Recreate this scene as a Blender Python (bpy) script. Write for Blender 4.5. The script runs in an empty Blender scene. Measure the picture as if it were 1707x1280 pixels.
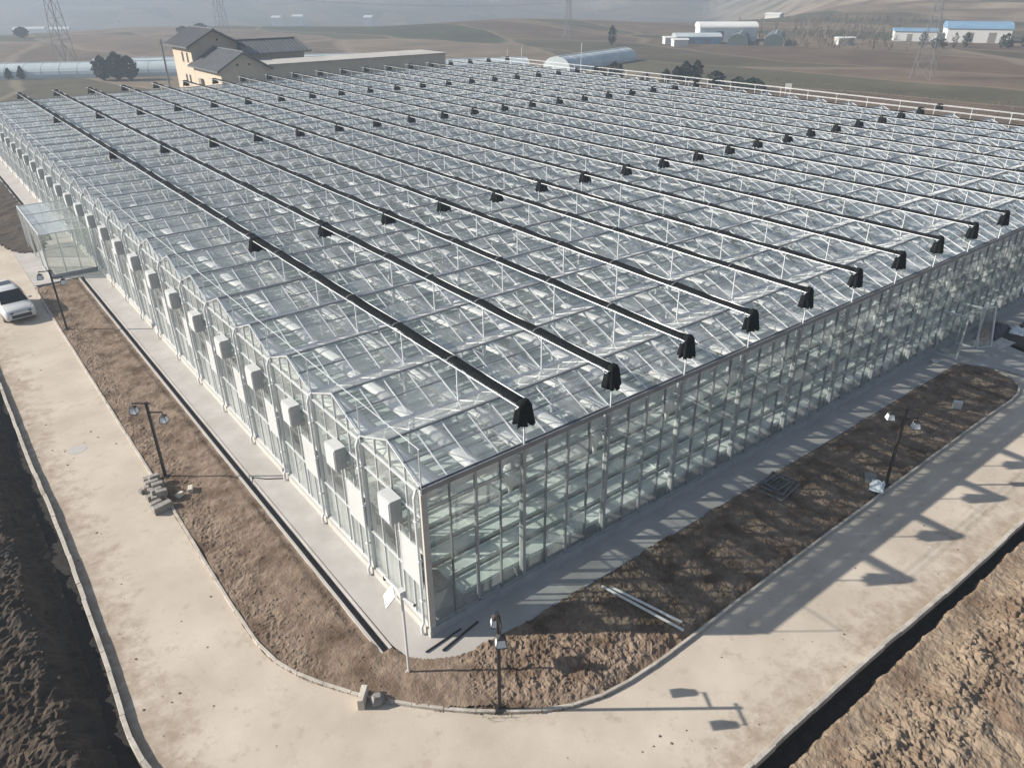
import bpy, math, random
from mathutils import Vector, Matrix, noise
R=random.Random(7)
rad=math.radians
D=bpy.data
scene=bpy.context.scene
COL=scene.collection

# ------------------------------------------------------------------ helpers
def tag(o,label=None,cat=None,group=None,kind=None):
    if label: o['label']=label
    if cat: o['category']=cat
    if group: o['group']=group
    if kind: o['kind']=kind
    return o
def empty(name,loc=(0,0,0),rz=0,label=None,cat=None,group=None):
    o=D.objects.new(name,None); COL.objects.link(o)
    o.empty_display_size=.2
    o.location=loc; o.rotation_euler=(0,0,rz)
    return tag(o,label,cat,group)
def inst(name,mesh,parent=None,loc=(0,0,0),rz=0):
    o=D.objects.new(name,mesh); COL.objects.link(o)
    o.parent=parent; o.location=loc; o.rotation_euler=(0,0,rz)
    return o
def copy_tree(o,parent=None):
    c=o.copy(); COL.objects.link(c); c.parent=parent
    for ch in o.children: copy_tree(ch,c)
    return c
class MB:
    def __init__(s): s.v=[];s.f=[];s.m=[]
    def face(s,pts,m=0):
        b=len(s.v); s.v+= [tuple(p) for p in pts]; s.f.append(tuple(range(b,b+len(pts)))); s.m.append(m)
    def hexa(s,p,m=0):
        b=len(s.v); s.v+=[tuple(q) for q in p]
        for f in ((0,3,2,1),(4,5,6,7),(0,1,5,4),(1,2,6,5),(2,3,7,6),(3,0,4,7)):
            s.f.append(tuple(b+i for i in f)); s.m.append(m)
    def box(s,x0,y0,z0,x1,y1,z1,m=0):
        s.hexa([(x0,y0,z0),(x1,y0,z0),(x1,y1,z0),(x0,y1,z0),(x0,y0,z1),(x1,y0,z1),(x1,y1,z1),(x0,y1,z1)],m)
    def bar(s,p,q,w=.05,h=None,m=0,up=(0,0,1)):
        h=h or w
        p=Vector(p);q=Vector(q);d=(q-p).normalized()
        u=Vector(up)
        if abs(d.dot(u))>.98: u=Vector((1,0,0))
        a=d.cross(u).normalized()*w/2; b=a.cross(d).normalized()*h/2
        s.hexa([p-a-b,p+a-b,p+a+b,p-a+b,q-a-b,q+a-b,q+a+b,q-a+b],m)
    def tube(s,p,q,r=.03,n=8,m=0,r2=None,cap=True):
        r2=r if r2 is None else r2
        p=Vector(p);q=Vector(q);d=(q-p).normalized()
        u=Vector((0,0,1)) if abs(d.z)<.95 else Vector((1,0,0))
        a=d.cross(u).normalized();b=a.cross(d)
        i0=len(s.v)
        for c,rr in ((p,r),(q,r2)):
            for k in range(n):
                t=2*math.pi*k/n; s.v.append(tuple(c+a*math.cos(t)*rr+b*math.sin(t)*rr))
        for k in range(n):
            s.f.append((i0+k,i0+(k+1)%n,i0+n+(k+1)%n,i0+n+k)); s.m.append(m)
        if cap:
            s.f.append(tuple(i0+k for k in range(n))[::-1]); s.m.append(m)
            s.f.append(tuple(i0+n+k for k in range(n))); s.m.append(m)
    def path(s,pts,r=.03,n=6,m=0):
        for a,b in zip(pts,pts[1:]): s.tube(a,b,r,n,m)
    def loft(s,rings,m=0,cap=True,close=True):
        n=len(rings[0]); i0=len(s.v)
        for r in rings: s.v+=[tuple(p) for p in r]
        for i in range(len(rings)-1):
            for k in range(n if close else n-1):
                a=i0+i*n+k;b=i0+i*n+(k+1)%n
                s.f.append((a,b,b+n,a+n)); s.m.append(m)
        if cap:
            s.f.append(tuple(i0+k for k in range(n))[::-1]); s.m.append(m)
            e=i0+(len(rings)-1)*n
            s.f.append(tuple(e+k for k in range(n))); s.m.append(m)
    def prism(s,poly,z0,z1,m=0):
        s.loft([[(x,y,z0) for x,y in poly],[(x,y,z1) for x,y in poly]],m)
    def lump(s,c,r,rnd,m=0,flat=.7):
        # irregular clod: jittered octahedron-like polyhedron
        n=6;rings=[]
        a0=rnd.random()*6
        for zz,rr in ((-.5,.6),(.15,1.0),(.62,.55)):
            rings.append([(c[0]+r*rr*rnd.uniform(.7,1.2)*math.cos(a0+2*math.pi*k/n),c[1]+r*rr*rnd.uniform(.7,1.2)*math.sin(a0+2*math.pi*k/n),c[2]+r*zz*flat*rnd.uniform(.8,1.2)) for k in range(n)])
        s.loft(rings,m)
    def mesh(s,name,mats,smooth=False):
        me=D.meshes.new(name); me.from_pydata(s.v,[],s.f)
        for m in (mats if isinstance(mats,(list,tuple)) else [mats]): me.materials.append(m)
        me.polygons.foreach_set('material_index',s.m)
        if smooth: me.polygons.foreach_set('use_smooth',[True]*len(s.f))
        me.update(); return me
    def build(s,name,mats,parent=None,loc=(0,0,0),rz=0,smooth=False):
        return inst(name,s.mesh(name,mats,smooth),parent,loc,rz)
def structure(o): o['kind']='structure'; return o

# ------------------------------------------------------------------ materials
def nt(name):
    m=D.materials.new(name); m.use_nodes=True
    t=m.node_tree; t.nodes.clear()
    out=t.nodes.new('ShaderNodeOutputMaterial')
    return m,t,out
def N(t,k,**kw):
    n=t.nodes.new(k)
    for a,b in kw.items(): setattr(n,a,b)
    return n
def noise_tex(t,scale,detail=6,rough=.6,vec=None,dim='3D'):
    n=N(t,'ShaderNodeTexNoise'); n.inputs['Scale'].default_value=scale; n.inputs['Detail'].default_value=detail; n.inputs['Roughness'].default_value=rough
    if vec is not None: t.links.new(vec,n.inputs['Vector'])
    return n
def ramp(t,fac,stops):
    r=N(t,'ShaderNodeValToRGB'); e=r.color_ramp.elements
    while len(e)<len(stops): e.new(.5)
    for i,(p,c) in enumerate(stops):
        e[i].position=p; e[i].color=(*c,1) if len(c)==3 else c
    t.links.new(fac,r.inputs['Fac']); return r
def mix(t,a,b,fac,mode='MIX'):
    n=N(t,'ShaderNodeMix',data_type='RGBA',blend_type=mode)
    for sock,v in ((n.inputs[0],fac),(n.inputs[6],a),(n.inputs[7],b)):
        if hasattr(v,'links') or hasattr(v,'is_linked'): t.links.new(v,sock)
        elif isinstance(v,(int,float)): sock.default_value=v
        else: sock.default_value=(*v,1)
    return n.outputs[2]
def world_pos(t):
    return N(t,'ShaderNodeNewGeometry').outputs['Position']
def surf(name,c1,c2=None,scale=3,rough=.7,metal=0,bump=0,bscale=20,c3=None,scale3=.4,spec=.5,detail=6):
    m,t,out=nt(name)
    b=N(t,'ShaderNodeBsdfPrincipled'); b.inputs['Roughness'].default_value=rough; b.inputs['Metallic'].default_value=metal
    b.inputs['Specular IOR Level'].default_value=spec
    pos=world_pos(t)
    col=None
    if c2:
        n=noise_tex(t,scale,detail,.62,pos); r=ramp(t,n.outputs['Fac'],[(.3,c1),(.72,c2)]); col=r.outputs['Color']
        if c3:
            n3=noise_tex(t,scale3,5,.55,pos); r3=ramp(t,n3.outputs['Fac'],[(.45,(0,0,0)),(.68,(1,1,1))])
            col=mix(t,col,c3,r3.outputs['Color'])
        t.links.new(col,b.inputs['Base Color'])
    else: b.inputs['Base Color'].default_value=(*c1,1)
    if bump:
        nb=noise_tex(t,bscale,8,.65,pos); bp=N(t,'ShaderNodeBump'); bp.inputs['Strength'].default_value=bump; bp.inputs['Distance'].default_value=.05
        t.links.new(nb.outputs['Fac'],bp.inputs['Height']); t.links.new(bp.outputs['Normal'],b.inputs['Normal'])
    t.links.new(b.outputs['BSDF'],out.inputs['Surface'])
    return m
def glass(name,tint,base=.08,gain=.92,dust=.08,dustcol=(.7,.73,.72),rough=.03,power=4.0):
    m,t,out=nt(name)
    lw=N(t,'ShaderNodeLayerWeight'); lw.inputs['Blend'].default_value=.5
    p=N(t,'ShaderNodeMath',operation='POWER'); t.links.new(lw.outputs['Facing'],p.inputs[0]); p.inputs[1].default_value=power
    ma=N(t,'ShaderNodeMath',operation='MULTIPLY_ADD'); t.links.new(p.outputs[0],ma.inputs[0]); ma.inputs[1].default_value=gain-base; ma.inputs[2].default_value=base
    tr=N(t,'ShaderNodeBsdfTransparent'); tr.inputs['Color'].default_value=(*tint,1)
    gl=N(t,'ShaderNodeBsdfGlossy'); gl.inputs['Roughness'].default_value=rough; gl.inputs['Color'].default_value=(.95,.97,.97,1)
    pos=world_pos(t)
    nb=noise_tex(t,1.1,2,.5,pos); bp=N(t,'ShaderNodeBump'); bp.inputs['Strength'].default_value=.06; bp.inputs['Distance'].default_value=.05
    t.links.new(nb.outputs['Fac'],bp.inputs['Height']); t.links.new(bp.outputs['Normal'],gl.inputs['Normal'])
    di=N(t,'ShaderNodeBsdfDiffuse'); di.inputs['Color'].default_value=(*dustcol,1)
    tl=N(t,'ShaderNodeBsdfTranslucent'); tl.inputs['Color'].default_value=(*dustcol,1)
    ad=N(t,'ShaderNodeMixShader'); ad.inputs[0].default_value=.5; t.links.new(di.outputs[0],ad.inputs[1]); t.links.new(tl.outputs[0],ad.inputs[2])
    nd=noise_tex(t,.55,5,.65,pos); rd=N(t,'ShaderNodeMapRange'); t.links.new(nd.outputs['Fac'],rd.inputs['Value'])
    rd.inputs['From Min'].default_value=.3; rd.inputs['From Max'].default_value=.75; rd.inputs['To Min'].default_value=dust*.35; rd.inputs['To Max'].default_value=dust*1.7
    gi_=N(t,'ShaderNodeNewGeometry'); pr_=N(t,'ShaderNodeMapRange'); t.links.new(gi_.outputs['Random Per Island'],pr_.inputs[0]); pr_.inputs[3].default_value=.45; pr_.inputs[4].default_value=1.55
    rm=N(t,'ShaderNodeMath',operation='MULTIPLY'); t.links.new(rd.outputs[0],rm.inputs[0]); t.links.new(pr_.outputs[0],rm.inputs[1]); rd=rm
    # a dust film covers more the flatter one looks along the pane: 1-(1-d)^(1/cos)
    c1=N(t,'ShaderNodeMath',operation='SUBTRACT'); c1.inputs[0].default_value=1.04; t.links.new(lw.outputs['Facing'],c1.inputs[1])
    c2=N(t,'ShaderNodeMath',operation='DIVIDE'); c2.inputs[0].default_value=1; t.links.new(c1.outputs[0],c2.inputs[1])
    c3=N(t,'ShaderNodeMath',operation='SUBTRACT'); c3.inputs[0].default_value=1; t.links.new(rd.outputs[0],c3.inputs[1])
    c4=N(t,'ShaderNodeMath',operation='POWER'); t.links.new(c3.outputs[0],c4.inputs[0]); t.links.new(c2.outputs[0],c4.inputs[1])
    c5=N(t,'ShaderNodeMath',operation='SUBTRACT'); c5.inputs[0].default_value=1; t.links.new(c4.outputs[0],c5.inputs[1])
    m1=N(t,'ShaderNodeMixShader'); t.links.new(c5.outputs[0],m1.inputs[0]); t.links.new(tr.outputs[0],m1.inputs[1]); t.links.new(ad.outputs[0],m1.inputs[2])
    m2=N(t,'ShaderNodeMixShader'); t.links.new(ma.outputs[0],m2.inputs[0]); t.links.new(m1.outputs[0],m2.inputs[1]); t.links.new(gl.outputs[0],m2.inputs[2])
    t.links.new(m2.outputs[0],out.inputs['Surface'])
    return m
M={}
M['roof_glass']=glass('roof_glass',(.94,.955,.955),dust=.21,power=3.6,rough=.06)
M['wall_glass']=glass('wall_glass',(.80,.85,.835),dust=.15,power=4.5)
M['alu']=surf('aluminium',(.62,.64,.65),(.72,.74,.75),2,.42,.35)
M['alu_white']=surf('white_steel',(.68,.70,.71),(.76,.78,.79),2,.4,.1)
M['alu_dark']=surf('gutter_and_shaded_aluminium',(.2,.215,.23),(.3,.31,.33),1.5,.5,.4)
M['alu_mid']=surf('dull_and_shaded_aluminium',(.34,.36,.36),(.44,.46,.46),2,.5,.3)
M['gutter']=surf('gutter_zinc',(.6,.61,.62),(.72,.73,.74),1.2,.45,.3)
M['black_cloth']=surf('black_shade_cloth',(.007,.008,.009),(.018,.02,.021),5,.95,0,.3,40,spec=.05)
M['strap']=surf('grey_strap',(.10,.10,.105),(.17,.17,.175),3,.7)
M['white_cloth']=surf('white_inner_cloth',(.84,.85,.84),(.9,.9,.89),3,.85)
M['mint']=surf('pale_bench_plastic',(.68,.75,.72),(.82,.86,.84),2.2,.55,c3=(.5,.57,.53),scale3=.5)
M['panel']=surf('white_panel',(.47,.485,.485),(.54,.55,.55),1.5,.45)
M['panel_shaded']=surf('fan_box_side_shade',(.36,.37,.375),(.44,.45,.455),2,.5)
M['film_grey']=surf('pale_grey_film',(.36,.37,.375),(.46,.47,.475),1.2,.6)
M['concrete']=surf('apron_concrete',(.37,.35,.335),(.455,.435,.415),1.1,.9,0,.15,35,c3=(.36,.34,.315),scale3=.5)
M['floor']=surf('greenhouse_floor',(.46,.465,.47),(.6,.605,.6),.8,.85,c3=(.34,.345,.35),scale3=.25)
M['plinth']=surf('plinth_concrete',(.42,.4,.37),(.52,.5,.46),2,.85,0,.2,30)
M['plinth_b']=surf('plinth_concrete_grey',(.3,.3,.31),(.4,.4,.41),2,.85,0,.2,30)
M['kerb']=surf('kerb_stone',(.38,.345,.30),(.5,.465,.41),3,.9,0,.3,25,c3=(.3,.27,.23),scale3=1.6)
M['soil']=surf('brown_soil',(.17,.122,.09),(.29,.225,.172),2.2,.97,0,.9,14,c3=(.105,.072,.05),scale3=.9,spec=.15,detail=9)
M['soil_dark']=surf('dark_soil_and_shade',(.035,.028,.023),(.11,.082,.06),1.6,.95,0,.9,12,c3=(.055,.05,.045),scale3=.5,spec=.2,detail=9)  # dark earth, also used to paint shade on the far bed
M['soil_bright']=surf('dry_yellow_soil',(.2,.152,.108),(.33,.262,.195),2.0,.97,0,.9,14,c3=(.165,.115,.08),scale3=.7,spec=.15,detail=9)
M['mud_shade']=surf('wet_mud_and_shade',(.012,.011,.01),(.035,.03,.025),3,.8,0,.6,14,spec=.2)
M['ditch']=surf('ditch_concrete',(.05,.05,.055),(.1,.1,.105),2,.9)
M['iron']=surf('black_painted_iron',(.015,.014,.014),(.03,.028,.027),4,.5)
M['lantern']=surf('frosted_lantern_glass',(.62,.66,.68),(.75,.78,.8),5,.25)
M['white_plastic']=surf('white_plastic',(.6,.6,.59),None,1,.35)
M['paint']=surf('white_car_paint',(.58,.58,.58),None,1,.22)
M['car_glass']=surf('dark_car_glass',(.01,.012,.014),None,1,.06)
M['rubber']=surf('black_rubber',(.015,.015,.015),None,1,.8)
M['chrome']=surf('bright_metal',(.6,.6,.6),None,1,.2,1)
M['stone']=surf('grey_block_concrete',(.2,.185,.17),(.34,.32,.29),5,.92,0,.5,30)
M['stone_pale']=surf('pale_block_concrete',(.48,.43,.36),(.6,.55,.47),4,.92,0,.4,30)
M['cream']=surf('cream_render',(.5,.41,.315),(.57,.475,.37),.8,.9)
M['tile']=surf('dark_roof_tile',(.085,.088,.095),(.13,.135,.145),1.2,.7,0,.4,6)
M['flatroof']=surf('flat_roof_screed',(.36,.34,.31),(.46,.44,.41),.4,.9)
M['dark']=surf('dark_opening',(.02,.02,.022),None,1,.6)
M['film']=surf('tunnel_film',(.40,.46,.48),(.56,.62,.63),.15,.32)
M['film_dark']=surf('dark_green_tunnel_cover',(.05,.075,.075),(.09,.12,.115),.2,.6)
M['blue']=surf('blue_steel_roof',(.16,.29,.44),(.22,.36,.5),.3,.5)
M['white_wall']=surf('white_wall',(.66,.66,.64),(.76,.76,.74),.2,.8)
M['leaf']=surf('dark_foliage',(.018,.026,.017),(.05,.06,.036),1.5,.9,spec=.2)
M['leaf_brown']=surf('brown_foliage',(.045,.035,.022),(.085,.068,.042),1.5,.9,spec=.2)
M['grass']=surf('dull_grass',(.07,.085,.035),(.14,.13,.06),3,.9,spec=.1)
M['bark']=surf('bark',(.07,.055,.045),(.11,.09,.075),4,.95)
M['twig']=surf('dry_twigs',(.15,.12,.085),(.26,.21,.155),.8,.95,spec=.1)
M['steel']=surf('galvanised_lattice',(.16,.17,.18),(.22,.23,.24),1,.6,.3)
M['tarp']=surf('dark_blue_tarp',(.012,.014,.03),(.03,.03,.06),3,.5)
M['timber']=surf('pale_pipe',(.55,.54,.52),(.68,.67,.64),3,.6)
M['rust']=surf('rusty_iron',(.14,.145,.15),(.24,.24,.24),6,.7,.3)

# road: dusty concrete with faint tyre sweeps, dirt blotches
def road_mat():
    m,t,out=nt('dusty_road')
    b=N(t,'ShaderNodeBsdfPrincipled'); b.inputs['Roughness'].default_value=.93; b.inputs['Specular IOR Level'].default_value=.2
    pos=world_pos(t)
    n1=noise_tex(t,.35,6,.6,pos); c=ramp(t,n1.outputs['Fac'],[(.3,(.40,.345,.285)),(.7,(.53,.47,.395))]).outputs['Color']
    n2=noise_tex(t,2.6,9,.7,pos); r2=ramp(t,n2.outputs['Fac'],[(.58,(0,0,0)),(.74,(1,1,1))]).outputs['Color']
    n2b=noise_tex(t,.3,3,.5,pos); r2b=ramp(t,n2b.outputs['Fac'],[(.45,(0,0,0)),(.62,(1,1,1))]).outputs['Color']
    c=mix(t,c,(.3,.235,.18),mix(t,(0,0,0),r2,r2b))
    n3=noise_tex(t,40,3,.6,pos); r3=ramp(t,n3.outputs['Fac'],[(.68,(0,0,0)),(.74,(.6,.6,.6))]).outputs['Color']
    c=mix(t,c,(.26,.21,.165),r3)
    # trampled soil tracked in along the outer kerbs
    sx=N(t,'ShaderNodeSeparateXYZ'); t.links.new(pos,sx.inputs[0])
    def band(o_,a_,b_):
        mr=N(t,'ShaderNodeMapRange'); t.links.new(o_,mr.inputs[0]); mr.inputs[1].default_value=a_; mr.inputs[2].default_value=b_; return mr.outputs[0]
    mxx=N(t,'ShaderNodeMath',operation='MAXIMUM'); t.links.new(band(sx.outputs[0],-6.9,-9.0),mxx.inputs[0]); t.links.new(band(sx.outputs[1],-7.8,-10.2),mxx.inputs[1])
    nd=noise_tex(t,1.7,9,.72,pos); nd2=noise_tex(t,.45,4,.6,pos)
    md=N(t,'ShaderNodeMath',operation='MULTIPLY_ADD'); t.links.new(mxx.outputs[0],md.inputs[0]); md.inputs[1].default_value=.30; t.links.new(nd.outputs['Fac'],md.inputs[2])
    md2=N(t,'ShaderNodeMath',operation='MULTIPLY_ADD'); t.links.new(nd2.outputs['Fac'],md2.inputs[0]); md2.inputs[1].default_value=.35; t.links.new(md.outputs[0],md2.inputs[2])
    rdt=ramp(t,md2.outputs[0],[(.74,(0,0,0)),(.98,(.85,.85,.85))]).outputs['Color']
    c=mix(t,c,(.285,.225,.17),rdt)
    # tyre sweeps around the corner: concentric thin arcs
    sub=N(t,'ShaderNodeVectorMath',operation='DISTANCE'); mp=N(t,'ShaderNodeMapping'); mp.inputs['Scale'].default_value=(1,1,0)
    t.links.new(pos,mp.inputs['Vector']); t.links.new(mp.outputs[0],sub.inputs[0]); sub.inputs[1].default_value=(4.5,4.0,0)
    w=N(t,'ShaderNodeMath',operation='SINE'); mu=N(t,'ShaderNodeMath',operation='MULTIPLY'); t.links.new(sub.outputs['Value'],mu.inputs[0]); mu.inputs[1].default_value=14.0
    ad=N(t,'ShaderNodeMath',operation='ADD'); n4=noise_tex(t,.5,3,.5,pos); m4=N(t,'ShaderNodeMath',operation='MULTIPLY'); t.links.new(n4.outputs['Fac'],m4.inputs[0]); m4.inputs[1].default_value=5
    t.links.new(mu.outputs[0],ad.inputs[0]); t.links.new(m4.outputs[0],ad.inputs[1]); t.links.new(ad.outputs[0],w.inputs[0])
    rw=ramp(t,w.outputs[0],[(.93,(0,0,0)),(.995,(.16,.16,.16))]).outputs['Color']
    rg=ramp(t,noise_tex(t,.22,3,.5,pos).outputs['Fac'],[(.5,(0,0,0)),(.62,(1,1,1))]).outputs['Color']
    c=mix(t,c,(.33,.27,.215),mix(t,(0,0,0),rw,rg))
    t.links.new(c,b.inputs['Base Color'])
    bp=N(t,'ShaderNodeBump'); bp.inputs['Strength'].default_value=.25; bp.inputs['Distance'].default_value=.03
    nb=noise_tex(t,12,8,.7,pos); t.links.new(nb.outputs['Fac'],bp.inputs['Height']); t.links.new(bp.outputs['Normal'],b.inputs['Normal'])
    t.links.new(b.outputs[0],out.inputs['Surface']); return m
M['road']=road_mat()
def field_mat():
    m,t,out=nt('field_ground')
    b=N(t,'ShaderNodeBsdfPrincipled'); b.inputs['Roughness'].default_value=.97; b.inputs['Specular IOR Level'].default_value=.1
    pos=world_pos(t)
    # warp then stretched voronoi fields
    nw=noise_tex(t,.006,4,.5,pos); sc=N(t,'ShaderNodeVectorMath',operation='SCALE'); sc.inputs['Scale'].default_value=70; t.links.new(nw.outputs['Color'],sc.inputs[0])
    av=N(t,'ShaderNodeVectorMath',operation='ADD'); t.links.new(pos,av.inputs[0]); t.links.new(sc.outputs[0],av.inputs[1])
    mp=N(t,'ShaderNodeMapping'); mp.inputs['Rotation'].default_value=(0,0,rad(38)); mp.inputs['Scale'].default_value=(.03,.009,0); t.links.new(av.outputs[0],mp.inputs['Vector'])
    v=N(t,'ShaderNodeTexVoronoi'); v.inputs['Scale'].default_value=1; t.links.new(mp.outputs[0],v.inputs['Vector'])
    sep=N(t,'ShaderNodeSeparateColor'); t.links.new(v.outputs['Color'],sep.inputs[0])
    r=ramp(t,sep.outputs[0],[(0,(.13,.098,.074)),(.24,(.095,.085,.058)),(.38,(.165,.125,.094)),(.58,(.064,.070,.043)),(.7,(.185,.15,.112)),(.82,(.105,.098,.068)),(1,(.15,.108,.088))])
    r.color_ramp.interpolation='CONSTANT'
    n2=noise_tex(t,.05,8,.7,pos); r2=ramp(t,n2.outputs['Fac'],[(.3,(.62,.62,.62)),(.7,(1.25,1.2,1.15))]).outputs['Color']
    c=mix(t,r.outputs['Color'],r2,1.0,'MULTIPLY')
    n3=noise_tex(t,.12,9,.75,pos); r3=ramp(t,n3.outputs['Fac'],[(.5,(0,0,0)),(.75,(.5,.5,.5))]).outputs['Color']
    c=mix(t,c,(.08,.075,.05),r3)
    # pale paths along the field edges
    v2=N(t,'ShaderNodeTexVoronoi',feature='DISTANCE_TO_EDGE'); t.links.new(mp.outputs[0],v2.inputs['Vector']); v2.inputs['Scale'].default_value=1
    re=ramp(t,v2.outputs['Distance'],[(.012,(.55,.55,.55)),(.03,(0,0,0))]).outputs['Color']
    c=mix(t,c,(.25,.2,.15),re)
    gn=N(t,'ShaderNodeNewGeometry'); sn=N(t,'ShaderNodeSeparateXYZ'); t.links.new(gn.outputs['True Normal'],sn.inputs[0])
    rs_=ramp(t,sn.outputs[2],[(.955,(1,1,1)),(.992,(0,0,0))]).outputs['Color']
    nb_=noise_tex(t,.03,5,.6,pos); rb_=ramp(t,nb_.outputs['Fac'],[(.4,(.1,.1,.1)),(.6,(.9,.9,.9))]).outputs['Color']
    c=mix(t,c,(.31,.255,.19),mix(t,(0,0,0),rs_,rb_))
    t.links.new(c,b.inputs['Base Color'])
    t.links.new(b.outputs[0],out.inputs['Surface']); return m
M['field']=field_mat()

# ------------------------------------------------------------------ camera, light, world
f,cx,cy,cz=1256.17313,-9.27871381,-16.3614712,19.6241015
yaw,pit,roll=.907659328,.490880823,-.00495749969
H=6.07; S=3.86139652; NSP=26; NB=20; LY=S*NSP; LX=80.0; PK=.80; ZR=H+1.55
Fv=Vector((math.cos(pit)*math.cos(yaw),math.cos(pit)*math.sin(yaw),-math.sin(pit)))
R0=Vector((math.sin(yaw),-math.cos(yaw),0)); U0=R0.cross(Fv)
Rv=R0*math.cos(roll)+U0*math.sin(roll); Uv=-R0*math.sin(roll)+U0*math.cos(roll)
cam=D.cameras.new('camera'); co=D.objects.new('camera',cam); COL.objects.link(co)
mw=Matrix((( Rv.x,Uv.x,-Fv.x,cx),(Rv.y,Uv.y,-Fv.y,cy),(Rv.z,Uv.z,-Fv.z,cz),(0,0,0,1)))
co.matrix_world=mw
cam.sensor_width=36; cam.lens=f/1707*36; cam.clip_end=20000; cam.clip_start=.5
scene.camera=co
SEL=rad(28.3); sh=Vector((.793,-.609)).normalized()
sdir=Vector((-sh.x*math.cos(SEL),-sh.y*math.cos(SEL),math.sin(SEL)))
sun=D.lights.new('sun','SUN'); sun.energy=5.0; sun.angle=rad(.5); sun.color=(1,.925,.82)
so=D.objects.new('sun',sun); COL.objects.link(so); so.rotation_euler=sdir.to_track_quat('Z','Y').to_euler(); so.location=(-60,60,80)
w=D.worlds.new('World'); scene.world=w; w.use_nodes=True
bg=w.node_tree.nodes['Background']; sky=w.node_tree.nodes.new('ShaderNodeTexSky'); sky.sky_type='NISHITA'; sky.sun_disc=False
sky.sun_elevation=SEL; sky.sun_rotation=math.atan2(sdir.x,sdir.y); sky.dust_density=1.2; sky.air_density=1.0
w.node_tree.links.new(sky.outputs[0],bg.inputs[0]); bg.inputs[1].default_value=.05
vs=scene.view_settings; vs.view_transform='Standard'; vs.look='None'; vs.gamma=1; vs.exposure=1.3
cy_=scene.cycles; cy_.use_denoising=True; cy_.max_bounces=8; cy_.transparent_max_bounces=28; cy_.diffuse_bounces=3; cy_.glossy_bounces=3; cy_.transmission_bounces=2; cy_.volume_bounces=1
cy_.sample_clamp_indirect=4; cy_.caustics_reflective=False; cy_.caustics_refractive=False

# ------------------------------------------------------------------ terrain
def sst(a,b,x):
    t=max(0,min(1,(x-a)/(b-a))); return t*t*(3-2*t)
GZ=-.45
def terrain(x,y):
    dx,dy=x-cx,y-cy; r=math.hypot(dx,dy); th=math.degrees(math.atan2(dy,dx))
    dth=((th-52+180)%360)-180        # 0 straight ahead, + to the left
    z=GZ
    n=noise.fractal(Vector((x*.004,y*.004,3.1)),1,2,4)
    amp=sst(150,420,r)
    z+=amp*n*1.4
    # low ploughed mound ahead
    z+=4.6*math.exp(-(((x-235)/62)**2+((y-292)/46)**2))
    right=sst(-12,-27,dth) if dth>-100 else sst(-178,-120,dth)
    left=1-right
    redge=430+25*n-30*sst(18,32,dth)
    z+=-27*left*sst(redge,redge+300,r)
    z+=right*((lambda hh:(math.floor(hh/3.2)+sst(.55,1,hh/3.2-math.floor(hh/3.2)))*3.2)(70*sst(330,1000,r)+7*n*sst(380,700,r))*(1-sst(1000,2100,r)))
    ridge=noise.fractal(Vector((x*.0011,y*.0011,9.7)),1,2,5)
    z+=(80+75*ridge)*sst(720,2100,r)*(.55+.45*sst(10,-14,dth))+34*sst(700,1500,r)*sst(35,5,dth)*(.5+noise.fractal(Vector((x*.004,y*.004,1.7)),1,2,4))
    return z
def make_ground():
    mb=MB()
    rs=[0,8,20,40,60,80,100,120,140,160]
    r=160
    while r<4600: r+= 7 if 330<r<900 else r*.035; rs.append(r)
    na=360
    # fine angular steps in front, coarse behind
    angs=[]
    a=-180.0
    while a<180:
        angs.append(a)
        a+= .45 if -40<=a<=40 else 3.0
    n=len(angs)
    for r in rs:
        for a in angs:
            t=rad(52+a); x=cx+r*math.cos(t); y=cy+r*math.sin(t)
            mb.v.append((x,y,terrain(x,y)))
    for i in range(len(rs)-1):
        for k in range(n):
            a=i*n+k;b=i*n+(k+1)%n
            mb.f.append((a,b,b+n,a+n)); mb.m.append(0)
    o=mb.build('ground',M['field'],smooth=True); structure(o)
make_ground()

# ------------------------------------------------------------------ site: road, kerbs, beds, apron
def inside(poly,x,y):
    c=False; n=len(poly); j=n-1
    for i in range(n):
        xi,yi=poly[i]; xj,yj=poly[j]
        if (yi>y)!=(yj>y) and x<(xj-xi)*(y-yi)/(yj-yi)+xi: c=not c
        j=i
    return c
def catmull(pts,k=6):
    out=[]
    P=[pts[0]]+list(pts)+[pts[-1]]
    for i in range(1,len(P)-2):
        p0,p1,p2,p3=[Vector(q) for q in P[i-1:i+3]]
        for j in range(k):
            t=j/k
            out.append(tuple(.5*((2*p1)+(p2-p0)*t+(2*p0-5*p1+4*p2-p3)*t*t+(3*p1-p0-3*p2+p3)*t**3)))
    out.append(tuple(pts[-1])); return out
inner=[(-4.55,45.6),(-4.82,44.6),(-4.85,32),(-4.86,23),(-4.86,17),(-4.88,12),(-4.92,7.5),(-4.9,4.4),(-4.78,2.6),(-4.3,1.15),(-3.62,-.02),(-2.9,-1.08),(-1.85,-2.28),(-.6,-3.5),(.86,-4.62),(1.95,-5.18),(3.5,-5.55),(6.2,-5.62),(9.7,-5.52),(13.5,-5.47),(18,-5.43),(23.2,-5.38),(29.5,-5.35),(33.2,-5.38),(34.6,-5.05),(35.45,-4.3),(35.75,-3.3)]
innerc=catmull(inner,5)
def offset_line(pts,d):
    out=[]
    for i,p in enumerate(pts):
        a=Vector(pts[max(0,i-1)]);b=Vector(pts[min(len(pts)-1,i+1)])
        t=(b-a).normalized(); n=Vector((-t.y,t.x)); q=Vector(p)+n*d; out.append((q.x,q.y))
    return out
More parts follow.
